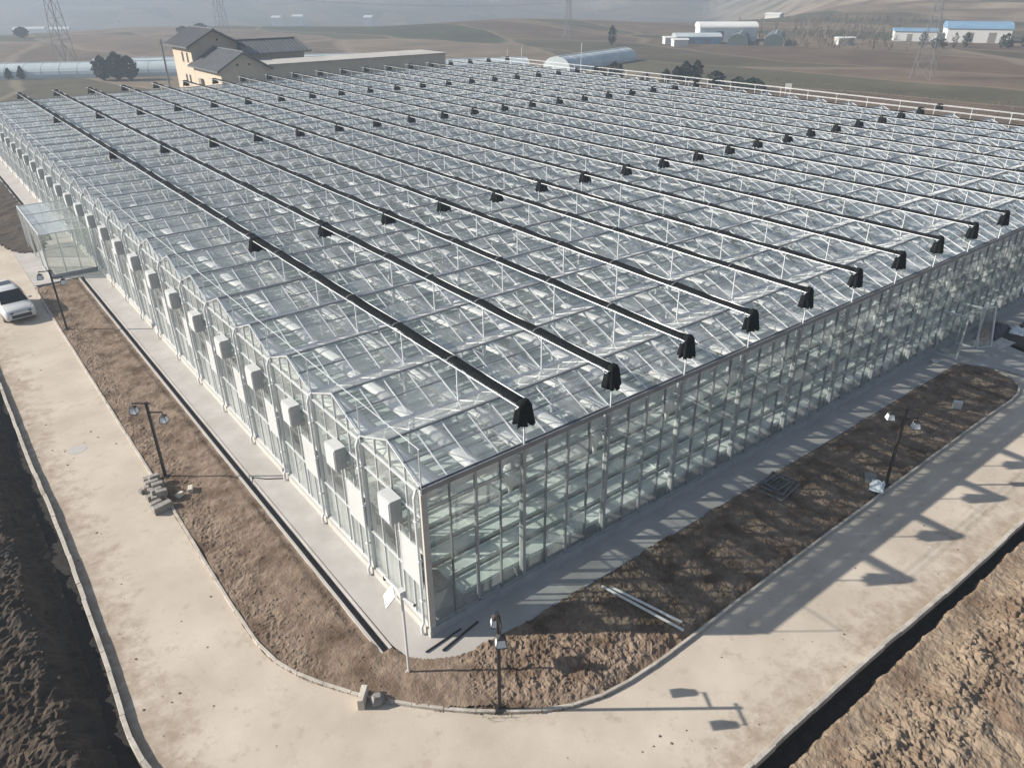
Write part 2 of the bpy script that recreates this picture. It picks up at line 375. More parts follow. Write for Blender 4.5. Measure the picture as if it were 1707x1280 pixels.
def kerb(pts,w,z0,z1,name,seg=1.0,rnd=R,mat=None,tilt=.006):
    # kerb of separate stones laid along a line, thin dark joints
    mb=MB()
    P=[Vector(p) for p in pts]
    L=[0]
    for a,b in zip(P,P[1:]): L.append(L[-1]+(b-a).length)
    def at(s):
        for i in range(len(L)-1):
            if s<=L[i+1]:
                t=(s-L[i])/max(1e-6,L[i+1]-L[i]); return P[i].lerp(P[i+1],t)
        return P[-1]
    s=0
    while s<L[-1]-.05:
        e=min(L[-1],s+seg)
        a=at(s+.008);b=at(e-.008)
        t=(b-a).normalized(); n=Vector((-t.y,t.x))*w/2
        dz=rnd.uniform(-tilt,tilt); do=n.normalized()*rnd.uniform(-tilt,tilt)*1.5
        a=a+do;b=b+do
        ch=.012
        n2=n*(1-2*ch/w)
        ring=lambda p:[(p.x-n.x,p.y-n.y,z0),(p.x+n.x,p.y+n.y,z0),(p.x+n.x,p.y+n.y,z1+dz-ch),(p.x+n2.x,p.y+n2.y,z1+dz),(p.x-n2.x,p.y-n2.y,z1+dz),(p.x-n.x,p.y-n.y,z1+dz-ch)]
        mb.loft([ring(a),ring(b)])
        s=e
    return structure(mb.build(name,mat or M['kerb']))
# road sheet: one L with rounded bottom corner
def sheet(name,poly,z,mat,th=None):
    mb=MB(); mb.face([(x,y,z) for x,y in poly])
    if th:
        n=len(poly)
        for i in range(n):
            a=poly[i];b=poly[(i+1)%n]
            mb.face([(a[0],a[1],z-th),(b[0],b[1],z-th),(b[0],b[1],z),(a[0],a[1],z)])
    return structure(mb.build(name,mat))
outer=[(-8.95,130),(-8.9,60),(-8.86,31),(-8.9,22),(-8.8,14.7),(-8.88,8.7),(-8.95,4.8),(-9.05,2.4),(-8.95,.9),(-8.6,-.6),(-7.9,-2.4),(-6.6,-4.6),(-4.9,-6.6),(-2.6,-8.3),(-.2,-9.2),(2.2,-9.55),(4.3,-9.64),(7.5,-9.64),(10.9,-9.68),(14.6,-9.8),(19.3,-9.86),(22.5,-9.86),(40,-9.9),(130,-9.9)]
outerc=catmull(outer,5)
road_poly=[(x,y) for x,y in outerc]+[(130,-5.6),(40.2,-5.55),(39.3,-5.28),(36.3,-5.2),(35.9,-3.3)]+[(x,y) for x,y in innerc][::-1]+[(-4.6,46.3),(-4.72,46.42),(-4.72,58.2),(-5.0,60),(-5.1,130)]
sheet('road',road_poly,0,M['road'],.05)
kerb(offset_line(innerc,.05),.11,-.1,.11,'inner_kerb',1.0)
kerb(offset_line(outerc,-.08),.15,-.03,.2,'outer_kerb',1.0,tilt=.012)

# apron and walkway round the greenhouse
apron=[(-1.35,46.4),(-1.33,20),(-1.32,5),(-1.3,.5),(-1.15,-.3),(-.75,-.85),(-.2,-1.25),(.6,-1.45),(2.2,-1.5),(34.6,-1.52),(35.2,-1.9),(36.0,-3.2),(36.4,-5.2),(39.2,-5.3),(39.4,-3.5),(40,-1.6),(84,-1.5),(84,0.1),(0.1,.1),(0.1,46.4)]
sheet('walkway',apron,.05,M['concrete'],.3)
sheet('far_walkway',[(-1.35,58.2),(.1,58.2),(.1,104),(-1.35,104)],.05,M['concrete'],.3)
sheet('porch_forecourt',[(-4.7,46.41),(.1,46.41),(.1,58.19),(-4.7,58.19)],.03,M['concrete'],.3)
# drainage channel along the lit side: two thin walls and a dark floor
mb=MB()
mb.box(-1.79,.25,-.3,-1.70,46.2,.07,1)
mb.box(-1.40,.35,-.3,-1.352,46.3,.065,1)
mb.box(-1.70,.3,-.32,-1.40,46.2,-.24,0)
mb.box(-1.79,58.4,-.3,-1.70,104,.07,1); mb.box(-1.70,58.4,-.32,-1.40,104,-.24,0)
structure(mb.build('drain_channel',[M['ditch'],M['concrete']]))
mb=MB()
mb.box(2.4,-1.60,-.3,34.5,-1.521,.1)
structure(mb.build('walkway_edge',M['plinth_b']))

def soil(name,poly,res,hf,mat,lumps=None,rnd=None,z0=-.3):
    xs=[p[0] for p in poly]; ys=[p[1] for p in poly]
    x0,x1,y0,y1=min(xs),max(xs),min(ys),max(ys)
    nx=int((x1-x0)/res)+2; ny=int((y1-y0)/res)+2
    idx={}; mb=MB()
    def vid(i,j):
        k=(i,j)
        if k not in idx:
            x=x0+i*res; y=y0+j*res
            jx=noise.noise(Vector((x*7,y*7,1)))*res*.35; jy=noise.noise(Vector((x*7,y*7,5)))*res*.35
            idx[k]=len(mb.v); mb.v.append((x+jx,y+jy,hf(x,y)))
        return idx[k]
    for i in range(nx):
        for j in range(ny):
            if inside(poly,x0+(i+.5)*res,y0+(j+.5)*res):
                mb.f.append((vid(i,j),vid(i+1,j),vid(i+1,j+1),vid(i,j+1))); mb.m.append(0)
    if lumps:
        rnd=rnd or R
        for (n,fn) in lumps:
            for _ in range(n):
                q=fn()
                if q and inside(poly,q[0],q[1]): mb.lump((q[0],q[1],hf(q[0],q[1])),q[2],rnd)
    return structure(mb.build(name,mat))
def fb(x,y,s,o=5,seed=0): return noise.fractal(Vector((x*s,y*s,seed)),1,2,o)
def clod(x,y,s,seed=0):
    d=noise.voronoi(Vector((x*s,y*s,seed)))[0]
    return max(0,.62-d[0])
def edge(x,y,w_=.7):
    return sst(.05,w_,min(math.hypot(x-a,y-b) for a,b in innerd))
innerd=[]
for a,b in zip(innerc,innerc[1:]):
    k=max(1,int(math.hypot(b[0]-a[0],b[1]-a[1])/.35))
    innerd+=[(a[0]+(b[0]-a[0])*i/k,a[1]+(b[1]-a[1])*i/k) for i in range(k)]

bedA=[(x,y) for x,y in innerc if y>-1.2 and x<-2.5]+[(-2.0,-2.1),(-1.0,-3.0),(-.1,-3.6),(.2,-1.38),(-.25,-1.15),(-.8,-.75),(-1.2,-.2),(-1.36,.28),(-1.78,.28),(-1.78,46.1)]
def hA(x,y):
    e=min(1,abs(x+4.86)/.5)
    z=.06+.05*fb(x,y,.6,4)+.02*fb(x,y,3,6,2)
    cl=sst(.0,.5,fb(x,y,.45,3,8)+.2)
    z+=(cl*.05*clod(x,y,4.2,3)+(.085*clod(x,y,6.5,5)+.035*clod(x,y,3,9))*sst(1.3,.3,abs(x+4.4)))*edge(x,y,.4)
    if y<1.5 : z+=.03*(1.5-y)/3
    z-=.09*sst(.35,0,abs(x+1.85)) if y>1 else 0
    return z
def pA():
    y=abs(R.gauss(0,16)); return (R.uniform(-4.8,-3.6) if R.random()<.6 else R.uniform(-4.8,-1.9),y-1.2,R.choice([.02,.03,.03,.04,.06]))
bedA_near=[p for p in bedA]
soil('soil_bed',bedA,.085,hA,M['soil'],[(900,pA)])
# bed on the shaded side
ic=[(x,y) for x,y in innerc if x>=-2.5 and y<-1.0]
bedB=ic+[(35.3,-2.2),(34.8,-1.6),(2.3,-1.6),(.9,-1.43),(.15,-1.36),(-.3,-2.2),(-1.4,-2.8)]
def hB(x,y):
    z=.06+.07*fb(x,y,.5,4,1)+.04*fb(x,y,3,5,2)
    c=sst(-.5,1.5,x)*(1-.55*sst(8,14,x))
    z+=(c*.13*clod(x,y,2.9,3)+c*.13*clod(x,y,5.8,7)+.06*clod(x,y,9,2)+.03*fb(x,y,6,5,3))*edge(x,y)
    if x<2: z+=.02
    z+=.10*math.exp(-((x-3.8)/2.2)**2-((y+3.4)/1.2)**2)-.05*(1-edge(x,y,.4))
    z-=.1*sst(.3,0,abs(y+5.4)) if x>3 else 0
    return z
def pB():
    x=abs(R.gauss(0,7))-1.5; return (x,R.uniform(-5.3,-1.8),R.choice([.02,.03,.04,.05,.07]))
soil('shaded_soil_bed',bedB,.075,hB,M['soil'],[(1200,pB)])
soil('soil_bed_beyond_path',[(40.0,-1.7),(40,-3.4),(39.6,-5.1),(40.5,-5.5),(84,-5.5),(84,-1.65)],.4,lambda x,y:.08+.06*fb(x,y,.6,4),M['soil_dark'])
soil('far_soil_bed',[(-4.6,56),(-2.9,54.9),(-1.82,58.5),(-1.82,104),(-5.2,104),(-5.4,60)],.3,lambda x,y:.12+.12*fb(x,y,.8,5),M['soil_dark'])  # coloured dark for a shadow whose caster is not modelled
# outer ground left: trench and dark spoil bank
def hL(x,y):
    d=-9.05-x
    if y<3: d=min(d, math.hypot(x-1.5,y-3)-10.6) if x<1.5 else d
    z=-.46
    bank=sst(.45,1.7,d+.3*fb(0,y,.5,3,4)+.12*fb(x,y,2,3,4))
    z+=bank*(1.05+.35*fb(x,y,.35,4,5))
    z+=bank*(.16*clod(x,y,1.9,2)+.24*clod(x,y,4.4,6)+.12*clod(x,y,8,3))+.06*fb(x,y,2.5,6)
    z+=-.25*sst(3.0,6,d)
    return z+.02
def pL():
    return (-9.6-abs(R.gauss(.6,1.1)),R.uniform(-2,40),R.choice([.03,.04,.05,.07,.1]))
oc=[(x-.16,y) for x,y in outerc if x<-8.5 and y>-1]
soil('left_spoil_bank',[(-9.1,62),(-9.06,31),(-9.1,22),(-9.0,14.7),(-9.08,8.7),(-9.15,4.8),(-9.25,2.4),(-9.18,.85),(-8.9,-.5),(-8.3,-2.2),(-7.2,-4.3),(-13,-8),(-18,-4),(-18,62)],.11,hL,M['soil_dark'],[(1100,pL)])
# outer ground right
def hR(x,y):
    d=-10.02-y
    z=-.5+.52*sst(.16,.42,d+.10*fb(x,0,1.1,4)+.05*fb(x,y,5,3))
    b=sst(.9,1.9,d+.4*fb(x,y,.5,3,2))*(1-.6*sst(4,7.5,d))
    z+=b*(.16+(.17*clod(x,y,2.1,4)+.22*clod(x,y,4.6,8)+.14*clod(x,y,8,3)+.05*fb(x,y,6,5,9))*(1-.75*sst(2.2,3.6,d+.5*fb(x,y,.6,3,7)))+.12*fb(x,y,1.2,4,3))
    z+=.07*fb(x,y,1.1,5,6)+.035*fb(x,y,5,5,6)+.12*sst(2,9,d)
    return z-.02
def pR():
    return (R.uniform(3,30),-11.0-abs(R.gauss(.5,1.2)),R.choice([.03,.04,.05,.07,.09,.12]))
soil('right_spoil_field',[(3.5,-9.84),(7.5,-9.84),(11,-9.88),(14.6,-9.98),(19.3,-10.04),(22.5,-10.04),(40,-10.08),(60,-10.1),(60,-24),(0,-24),(0,-9.7)],.085,hR,M['soil_bright'],[(1500,pR)])

mb=MB()
tp=offset_line(outerc,-.165); tq=offset_line(outerc,-.62)
tw=offset_line(outerc,-.12)
for i in range(len(tp)-1): mb.face([(*tw[i],-.04),(*tw[i+1],-.04),(*tp[i+1],-.37),(*tp[i],-.37)])
for i in range(len(tp)-1): mb.face([(*tp[i],-.37),(*tp[i+1],-.37),(*tq[i+1],-.39),(*tq[i],-.39)])
structure(mb.build('trench_bed',M['mud_shade']))  # near-black strip: trench shade painted into its colour
# ------------------------------------------------------------------ greenhouse
G=empty('greenhouse',(0,0,0),0,'vast glass greenhouse with a sawtooth roof filling the middle of the view','greenhouse')
structure_floor=sheet('greenhouse_floor',[(.05,.05),(LX-.05,.05),(LX-.05,LY-.05),(.05,LY-.05)],.10,M['floor'],.3)
# plinths
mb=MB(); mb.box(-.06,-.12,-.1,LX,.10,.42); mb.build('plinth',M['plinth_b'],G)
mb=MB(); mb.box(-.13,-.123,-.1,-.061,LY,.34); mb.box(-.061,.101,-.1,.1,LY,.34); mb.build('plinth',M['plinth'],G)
mb=MB(); mb.box(0.101,LY-.1,-.4,LX,LY+.1,.4); mb.build('plinth',M['plinth'],G)
mb=MB(); mb.box(LX+.001,-.12,-.4,LX+.12,LY+.1,.4); mb.build('plinth',M['plinth'],G)
# roof slopes, a handful of mesh variants
def slope_mesh(near,seed):
    rnd=random.Random(seed); mb=MB()
    y0,z0=(.09,H+.05); y1,z1=(S/2,H+PK)
    def P(x,t,dz=0):
        yy=y0+(y1-y0)*t; 
        if not near: yy=S-yy
        return (x,yy,z0+(z1-z0)*t+dz)
    for i in range(int(LX)):
        for t0,t1 in ((0,.52),(.52,1)):
            a,b,c,d=[rnd.uniform(-.016,.016) for _ in range(4)]
            mb.face([P(i+.02,t0+.01,a),P(i+.98,t0+.01,b),P(i+.98,t1-.01,c),P(i+.02,t1-.01,d)],0)
    for i in range(int(LX)+1):
        mb.bar(P(i,0,.0),P(i,1,.0),.04 if near else .028,.04 if near else .02,1)
    mb.bar(P(0,.52,-.03),P(LX,.52,-.03),.05,.06,2)
    if near: mb.bar((0,S/2,H+PK+.02),(LX,S/2,H+PK+.02),.09,.07,2)
    # opening vent sashes on some bays
    return mb.mesh('roof_slope',[M['roof_glass'],M['alu_white'],M['alu_dark']])
near_m=[slope_mesh(True,i) for i in range(3)]; far_m=[slope_mesh(False,10+i) for i in range(3)]
gm=MB(); 
gm.face([(-.05,-.11,H+.07),(LX,-.11,H+.07),(LX,-.05,H-.02),(-.05,-.05,H-.02)]); gm.face([(-.05,-.05,H-.02),(LX,-.05,H-.02),(LX,.05,H-.02),(-.05,.05,H-.02)]); gm.face([(-.05,.05,H-.02),(LX,.05,H-.02),(LX,.11,H+.07),(-.05,.11,H+.07)])
gm.box(-.05,-.05,H-.1,LX,.05,H-.025)
gutter_mesh=gm.mesh('gutter',M['gutter'])
ge=MB(); ge.box(-.06,-.09,H-.12,LX,.09,H+.02); ge.box(-.06,-.115,H+.021,LX,-.075,H+.09); ge.box(-.06,.06,H+.021,LX,.1,H+.07)
eave_mesh=ge.mesh('gutter',M['alu_dark'])
for k in range(NSP):
    inst('roof_slope',near_m[(k*7)%3],G,(0,S*k,0)); inst('roof_slope',far_m[(k*5+1)%3],G,(0,S*k,0))
for k in range(NSP+1):
    inst('gutter',eave_mesh if k in (0,NSP) else gutter_mesh,G,(0,S*k,0))
# portal frames: columns + lattice beam
pf=MB()
for j in range(0,NSP+1,2):
    y=min(max(S*j,.12),LY-.12); pf.box(-.06,y-.06,.1,.06,y+.06,H-.1)
for z in (H-.25,H-.85): pf.bar((0,.1,z),(0,LY-.1,z),.05,.05,1)
n=NSP*4
for i in range(n):
    a=S/4*i;b=S/4*(i+1)
    za,zb=(H-.25,H-.85) if i%2 else (H-.85,H-.25)
    pf.bar((0,max(a,.1),za),(0,min(b,LY-.1),zb),.024,.024,1)
for k in range(NSP): 
    pf.bar((0,S*k+.1,H+.0),(0,S*(k+.5),H+PK-.08),.05,.05); pf.bar((0,S*(k+.5),H+PK-.08),(0,S*(k+1)-.1,H),.05,.05)
frame_mesh=pf.mesh('portal_frame',[M['alu_white'],M['alu_mid']])
for k in range(NB+1): inst('portal_frame',frame_mesh,G,(min(max(4*k,.12),LX-.12),0,0))
# gable bays of the lit side
def gable_mesh():
    mb=MB(); q=S/4
    for i in range(4):
        a=q*i+.02;b=q*(i+1)-.02
        zt=lambda y: H+PK*(y/(S/2) if y<S/2 else (S-y)/(S/2))-.03
        for z0,z1 in ((.36,2.08),(2.12,3.40),(3.44,4.88),(4.92,5.82),):
            mb.face([(.02,a,z0),(.02,a,z1),(.02,b,z1),(.02,b,z0)],0)
        mb.face([(.02,a,5.88),(.02,a,zt(a)),(.02,b,zt(b)),(.02,b,5.88)],0)
        if i: mb.box(-.02,q*i-.02,.34,.06,q*i+.02,zt(q*i)-.02,1)
    mb.box(-.07,-.05,.34,.09,.05,H+.02,1)
    mb.bar((0,.05,H+.03),(0,S/2,H+PK+.02),.03,.04,1); mb.bar((0,S/2,H+PK+.02),(0,S-.05,H+.03),.03,.04,1)
    mb.bar((-.01,.05,5.85),(-.01,S-.05,5.85),.06,.06,1)
    mb.bar((-.01,.05,4.9),(-.01,S-.05,4.9),.05,.05,1)
    mb.bar((-.01,1.6,2.1),(-.01,S-.05,2.1),.05,.05,1)
    mb.bar((-.01,.05,3.46),(-.01,1.68,3.46),.05,.05,1)
    mb.bar((-.01,.05,.37),(-.01,S-.05,.37),.07,.06,1)
    mb.box(-.015,1.62,.4,.05,1.68,4.88,1)
    # curtain of pale grey film behind the lower panes
    mb.face([(.16,.1,.35),(.16,.1,1.9),(.16,S-.1,1.9),(.16,S-.1,.35)],2)
    return mb.mesh('gable_bay',[M['wall_glass'],M['alu'],M['film_grey']])
gmesh=gable_mesh()
fan=MB()   # projecting fan housing
fan.box(-.50,0.04,0.04,-.46,.80,.94,0)
fan.box(-.46,.05,.05,-.06,.79,.93,1)  # greyer body: shade on the sides put into the colour
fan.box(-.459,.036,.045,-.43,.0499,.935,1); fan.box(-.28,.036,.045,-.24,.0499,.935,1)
fan.box(-.47,.03,.9405,-.06,.81,.957,0)
fan_mesh=fan.mesh('fan_housing',[M['panel'],M['panel_shaded']])
shu=MB()
for i in range(9): shu.hexa([(-.532,.08,.08+.09*i),(-.532,.77,.08+.09*i),(-.501,.77,.085+.09*i),(-.501,.08,.085+.09*i),(-.522,.08,.16+.09*i),(-.522,.77,.16+.09*i),(-.501,.77,.16+.09*i),(-.501,.08,.16+.09*i)])
shu_mesh=shu.mesh('shutter',M['panel'])
pan=MB(); pan.box(-.05,0,0,-.025,1.24,1.52); pan.box(-.06,0,0,-.051,1.24,.04); pan_mesh=pan.mesh('cooling_panel',M['panel'])
dp=MB(); 
dp.tube((-.06,0,H-.05),(-.17,0,H-.35),.05); dp.tube((-.17,0,H-.35),(-.17,0,.55),.05); dp.tube((-.17,0,.55),(-.26,0,.4),.05)
dp.tube((-.26,0,.4),(-.26,0,.1),.055)
for z in (1.5,3.2,4.8): dp.box(-.23,-.07,z,-.07,.07,z+.05)
dp_mesh=dp.mesh('downpipe',M['alu_white'])
for k in range(NSP):
    inst('gable_bay',gmesh,G,(0,S*k,0)); inst('gable_bay',gmesh,G,(LX,S*k,0))
    h=inst('fan_housing',fan_mesh,G,(0,S*k+1.19,4.12)); inst('shutter',shu_mesh,h)
    if not 47<S*k+.5<57.5: inst('cooling_panel',pan_mesh,G,(0,S*k+.29,1.92))
    if k: inst('downpipe',dp_mesh,G,(0,S*k+.06,0))
inst('downpipe',dp_mesh,G,(0.0,.2,0))
# corner post
mb=MB(); mb.box(-.10,-.10,.34,.12,.0,H-.13); mb.build('corner_post',M['plinth'],G)
# bays of the long side
def wall_mesh():
    mb=MB()
    for i in range(4):
        a=i+.03;b=i+.97
        for z0,z1 in ((.45,2.2),(2.22,3.95),(3.97,5.3),(5.34,5.92)):
            mb.face([(a,.02,z0),(b,.02,z0),(b,.02,z1),(a,.02,z1)],0)
        w={2:.045}.get(i,.018)
        if i: mb.box(i-w,-.03,.42,i+w,.07,H-.13,1 if i==2 else 2)  # darker metal paints in the shade on this wall
    mb.box(-.06,-.04,.42,.06,.12,H-.13,1)
    mb.bar((0.07,.0,.45),(3.93,.0,.45),.06,.06,1); mb.bar((.07,0,5.32),(3.93,0,5.32),.03,.03,1); mb.bar((.07,0,5.93),(3.93,0,5.93),.05,.05,1)
    return mb.mesh('wall_bay',[M['wall_glass'],M['alu_mid'],M['alu_dark']])
wmesh=wall_mesh()
rb=MB(); rb.box(.1,.22,5.42,3.9,.3,5.9); rb_mesh=rb.mesh('roller_blind',M['white_cloth'])
def gathered():
    rings=[]
    for i,(z,r) in enumerate(((0,.06),(-.15,.12),(-.5,.2),(-.9,.24),(-1.05,.13),(-1.3,.1),(-1.55,.05))):
        rings.append([((1+.25*math.sin(5*k+i))*r*math.cos(2*math.pi*k/12),.35+(1+.25*math.cos(4*k))*r*math.sin(2*math.pi*k/12),5.5+z) for k in range(12)])
    mb=MB(); mb.loft(rings); return mb.mesh('gathered_curtain',M['white_cloth'],True)
gath=gathered()
for k in range(NB):
    b=inst('wall_bay',wmesh,G,(4*k,0,0)); inst('roller_blind',rb_mesh,b)
    if k: inst('gathered_curtain',gath,b,(-.25,.1,0))
    inst('wall_bay',wmesh,G,(4*k,LY-.05,0))
# inner side screens, benches and hanging curtains seen through the glass
def strip_mesh(seed):
    rnd=random.Random(seed); mb=MB(); rows=[]
    nn=210
    for i in range(nn+1):
        y=.6+(LY-1.2)*i/nn; w=.46+.07*noise.noise(Vector((y*.35,seed,0)))+.03*noise.noise(Vector((y*2,seed,0)))
        sag=.10*abs(math.sin(math.pi*y/S))+.02*noise.noise(Vector((y*1.3,seed,4)))
        rows.append([(-w,y,5.05-sag),(-w*.4,y,5.10-sag),(w*.3,y,5.09-sag),(w,y,5.04-sag),(w*.2,y,4.98-sag),(-w*.5,y,4.98-sag)])
    mb.loft(rows); return mb.mesh('inner_curtain',M['white_cloth'],True)
sm=[strip_mesh(i) for i in range(3)]
for k in range(NB):
    o=inst('inner_curtain',sm[k%3],None,(4*k+1.15,0,0))
    tag(o,'white gathered inner curtain hanging lengthwise under the greenhouse roof','curtain','gathered inner curtains under the roof')
    o=inst('inner_curtain',sm[(k+1)%3],None,(4*k+2.95,0,.06)); o.scale=(.75,1,1)
    tag(o,'white gathered inner curtain hanging lengthwise under the greenhouse roof','curtain','gathered inner curtains under the roof')
def bench_proto():
    t=MB(); t.box(1.5,-.3,.74,LX-1.5,.3,.80); t.box(1.5,-.34,.74,LX-1.5,-.3005,.90); t.box(1.5,.3005,.74,LX-1.5,.34,.90)
    for i in range(13): 
        x=1.5+(LX-3)*(i+1)/14; t.box(x-.03,-.298,.803,x+.03,.298,.86)
    tm=t.mesh('tray',M['mint'])
    g=MB(); 
    for s in (-1,1): g.bar((0,s*.25,.1),(0,s*.25,.735),.04,.04)
    g.bar((0,-.3,.70),(0,.3,.70),.05,.05); g.bar((0,-.25,.2),(0,.25,.6),.03,.03)
    return tm,g.mesh('trestle',M['alu'])
tm,trm=bench_proto()
def bench(y,label,group=None,xs=range(4,80,12)):
    b=empty('growing_bench',(0,y,0),0,label,'bench',group)
    inst('tray',tm,b)
    for x in xs: inst('trestle',trm,b,(x,0,0))
gi=0
for k in range(NSP):
    for dy in (.62,1.57,2.53,3.45):
        y=S*k+dy
        if gi==0: bench(y,'pale growing bench closest to the long shaded glass wall','long growing benches inside the greenhouse',range(4,80,4))
        else: bench(y,'long pale growing bench in the rows behind the glass','long growing benches inside the greenhouse')
        gi+=1

# ------------------------------------------------------------------ shade curtains above the roof
rail=MB()
for s in (-.27,.27): rail.tube((s,-.05,ZR),(s,LY-.6,ZR),.017,6)
rail_mesh=rail.mesh('rail',M['alu_white'])
post=MB(); post.tube((0,0,H-.02),(0,0,ZR),.032,6); post.bar((-.36,0,ZR-.05),(.36,0,ZR-.05),.04,.04); post_mesh=post.mesh('post',M['alu_white'])
def bundle_mesh(seed):
    rows=[]; nn=240
    for i in range(nn+1):
        y=.1+(LY-.9)*i/nn
        row=[]
        ww=.215*(1+.08*noise.noise(Vector((y*.5,seed,1)))); hh=.075*(1+.25*noise.noise(Vector((y*.7,seed,2))))
        for k in range(12):
            t=2*math.pi*k/12
            rr=1+.16*noise.noise(Vector((k*1.7,y*.25,seed)))
            row.append((ww*rr*math.cos(t)+.035*noise.noise(Vector((y*.3,seed,6))),y,ZR+.05-.05*abs(math.sin(math.pi*y/S))+.03*noise.noise(Vector((y*.9,seed,8)))+hh*rr*math.sin(t)*(1 if math.sin(t)>0 else .55)))
        rows.append(row)
    mb=MB(); mb.loft(rows)
    for j in range(1,NSP):
        y=S*j+.25; mb.loft([[(.235*math.cos(2*math.pi*k/12),y+o_,ZR+.045+.10*math.sin(2*math.pi*k/12)) for k in range(12)] for o_ in (0,.05)],1)
    return mb.mesh('cloth_bundle',[M['black_cloth'],M['strap']],True)
def drape_mesh(seed,hgt,wx,wy):
    rnd=random.Random(seed); mb=MB(); n=30; rings=[]
    for i in range(7):
        t=i/6; fl=1+.38*t
        ring=[]
        for k in range(n):
            a=2*math.pi*k/n
            c,s=math.cos(a),math.sin(a)
            q=(abs(c)**4+abs(s)**4)**-.25
            wv=1+(.05+.2*t)*math.sin(7*a+seed*2)+.05*t*math.sin(13*a)
            z=ZR+.14-hgt*t
            if i==6: z+=.2*noise.noise(Vector((k*.9,seed,0)))
            if i==0: q*=.75
            ring.append((wx*fl*q*c*wv,wy*fl*q*s*wv,z))
        rings.append(ring)
    mb.loft(rings); return mb.mesh('cloth_drape',M['black_cloth'],True)
bm_=[bundle_mesh(i) for i in range(3)]
end_d=[drape_mesh(i,.84,.22,.17) for i in range(3)]; mid_d=[drape_mesh(5+i,.70,.25,.24) for i in range(3)]
ords=['first','second','third','fourth','fifth','sixth','seventh','eighth','ninth','tenth','eleventh','twelfth','thirteenth','fourteenth','fifteenth','sixteenth','seventeenth','eighteenth']
for k in range(0,NB+1):
    if k==0: lab='bare thin rail on short posts along the sunlit gabled edge of the roof'
    elif k==1: lab='black rolled shade curtain on white rails nearest the sunlit gabled wall'
    elif k<=18: lab='black rolled shade curtain on white rails, %s counted from the sunlit gabled wall'%ords[k-1]
    elif k==19: lab='bare white rail with hanging black cloth blocks just inside the far right roof edge'
    else: lab='bare white rail along the far right roof edge with black cloth blocks'
    sc_=empty('shade_curtain',(4*k,0,0),0,lab,'shade curtain','shade curtains in rows above the roof')
    if k==0:
        w0=MB(); w0.tube((0,-.05,ZR-.1),(0,LY-.6,ZR-.1),.016,5); w0.build('rail',M['alu'],sc_)
        p0=MB(); p0.tube((0,0,H),(0,0,ZR-.1),.022,6); pm0=p0.mesh('post',M['alu'])
        for j in range(NSP+1): inst('post',pm0,sc_,(0,S*j,0))
        continue
    inst('rail',rail_mesh,sc_)
    for j in range(NSP+1): inst('post',post_mesh,sc_,(0,S*j,0))
    if k<=18: inst('cloth_bundle',bm_[k%3],sc_); inst('cloth_drape',end_d[k%3],sc_,(0,.02,0))
    for y in (22.7,52.8,75.9,98.9): inst('cloth_drape',mid_d[(k+int(y))%3],sc_,(-.04+.03*R.uniform(-1,1),y+R.uniform(-.15,.15),0),R.uniform(-.1,.1))
mb=MB(); mb.tube((4,-.06,ZR+.02),(LX,-.06,ZR+.02),.012,5); mb.tube((4,.22,ZR+.02),(LX,.22,ZR+.02),.012,5); 
tag(mb.build('tie_cable',M['alu']),'pair of thin steel cables linking the near ends of the black shade curtains','cable')

# ------------------------------------------------------------------ porch on the lit side
P=empty('glass_porch',(0,0,0),0,'glazed entrance porch with a flat glass roof on the sunlit gabled wall','porch')
mb=MB(); mb.face([(-3.4,47.4,3.35),(-.2,47.4,3.35),(-.2,57.0,3.5),(-3.4,57.0,3.5)],0)
for y in (47.4,50.6,53.8,57.0): mb.bar((-3.4,y,3.35+.015*(y-47.4)),(-.2,y,3.35+.015*(y-47.4)),.07,.09,1)
mb.bar((-3.4,47.4,3.37),(-3.4,57,3.52),.07,.1,1)
mb.build('roof',[M['wall_glass'],M['alu']],P)
mb=MB(); mb.face([(-3.38,47.42,.35),(-.2,47.42,.35),(-.2,47.42,3.3),(-3.38,47.42,3.3)],0)
for x in (-3.38,-2.3,-1.25,-.2): mb.box(x-.035,47.38,.3,x+.035,47.46,3.32,1)
mb.bar((-3.38,47.42,2.2),(-.2,47.42,2.2),.05,.05,1)
mb.build('side_wall',[M['wall_glass'],M['alu']],P)
mb=MB(); mb.face([(-3.38,57,.35),(-.2,57,.35),(-.2,57,3.4),(-3.38,57,3.4)],0)
for x in (-3.38,-1.8,-.2): mb.box(x-.035,56.96,.3,x+.035,57.04,3.45,1)
mb.build('side_wall',[M['wall_glass'],M['alu']],P)
mb=MB()
for a,b in ((47.5,50.6),(53.8,56.95)): mb.face([(-3.4,a,.35),(-3.4,b,.35),(-3.4,b,3.3),(-3.4,a,3.3)],0)
mb.face([(-3.4,50.6,2.3),(-3.4,53.8,2.3),(-3.4,53.8,3.3),(-3.4,50.6,3.3)],0)
for y in (47.46,50.6,53.8,56.95): mb.box(-3.46,y-.05,.1,-3.36,y+.05,3.36,1)
mb.build('front_wall',[M['wall_glass'],M['alu_white']],P)
mb=MB(); mb.box(-3.5,47.25,0,-.14,47.36,.3); mb.box(-3.5,47.36,0,-3.42,50.5,.28); mb.build('plinth',M['plinth_b'],P)

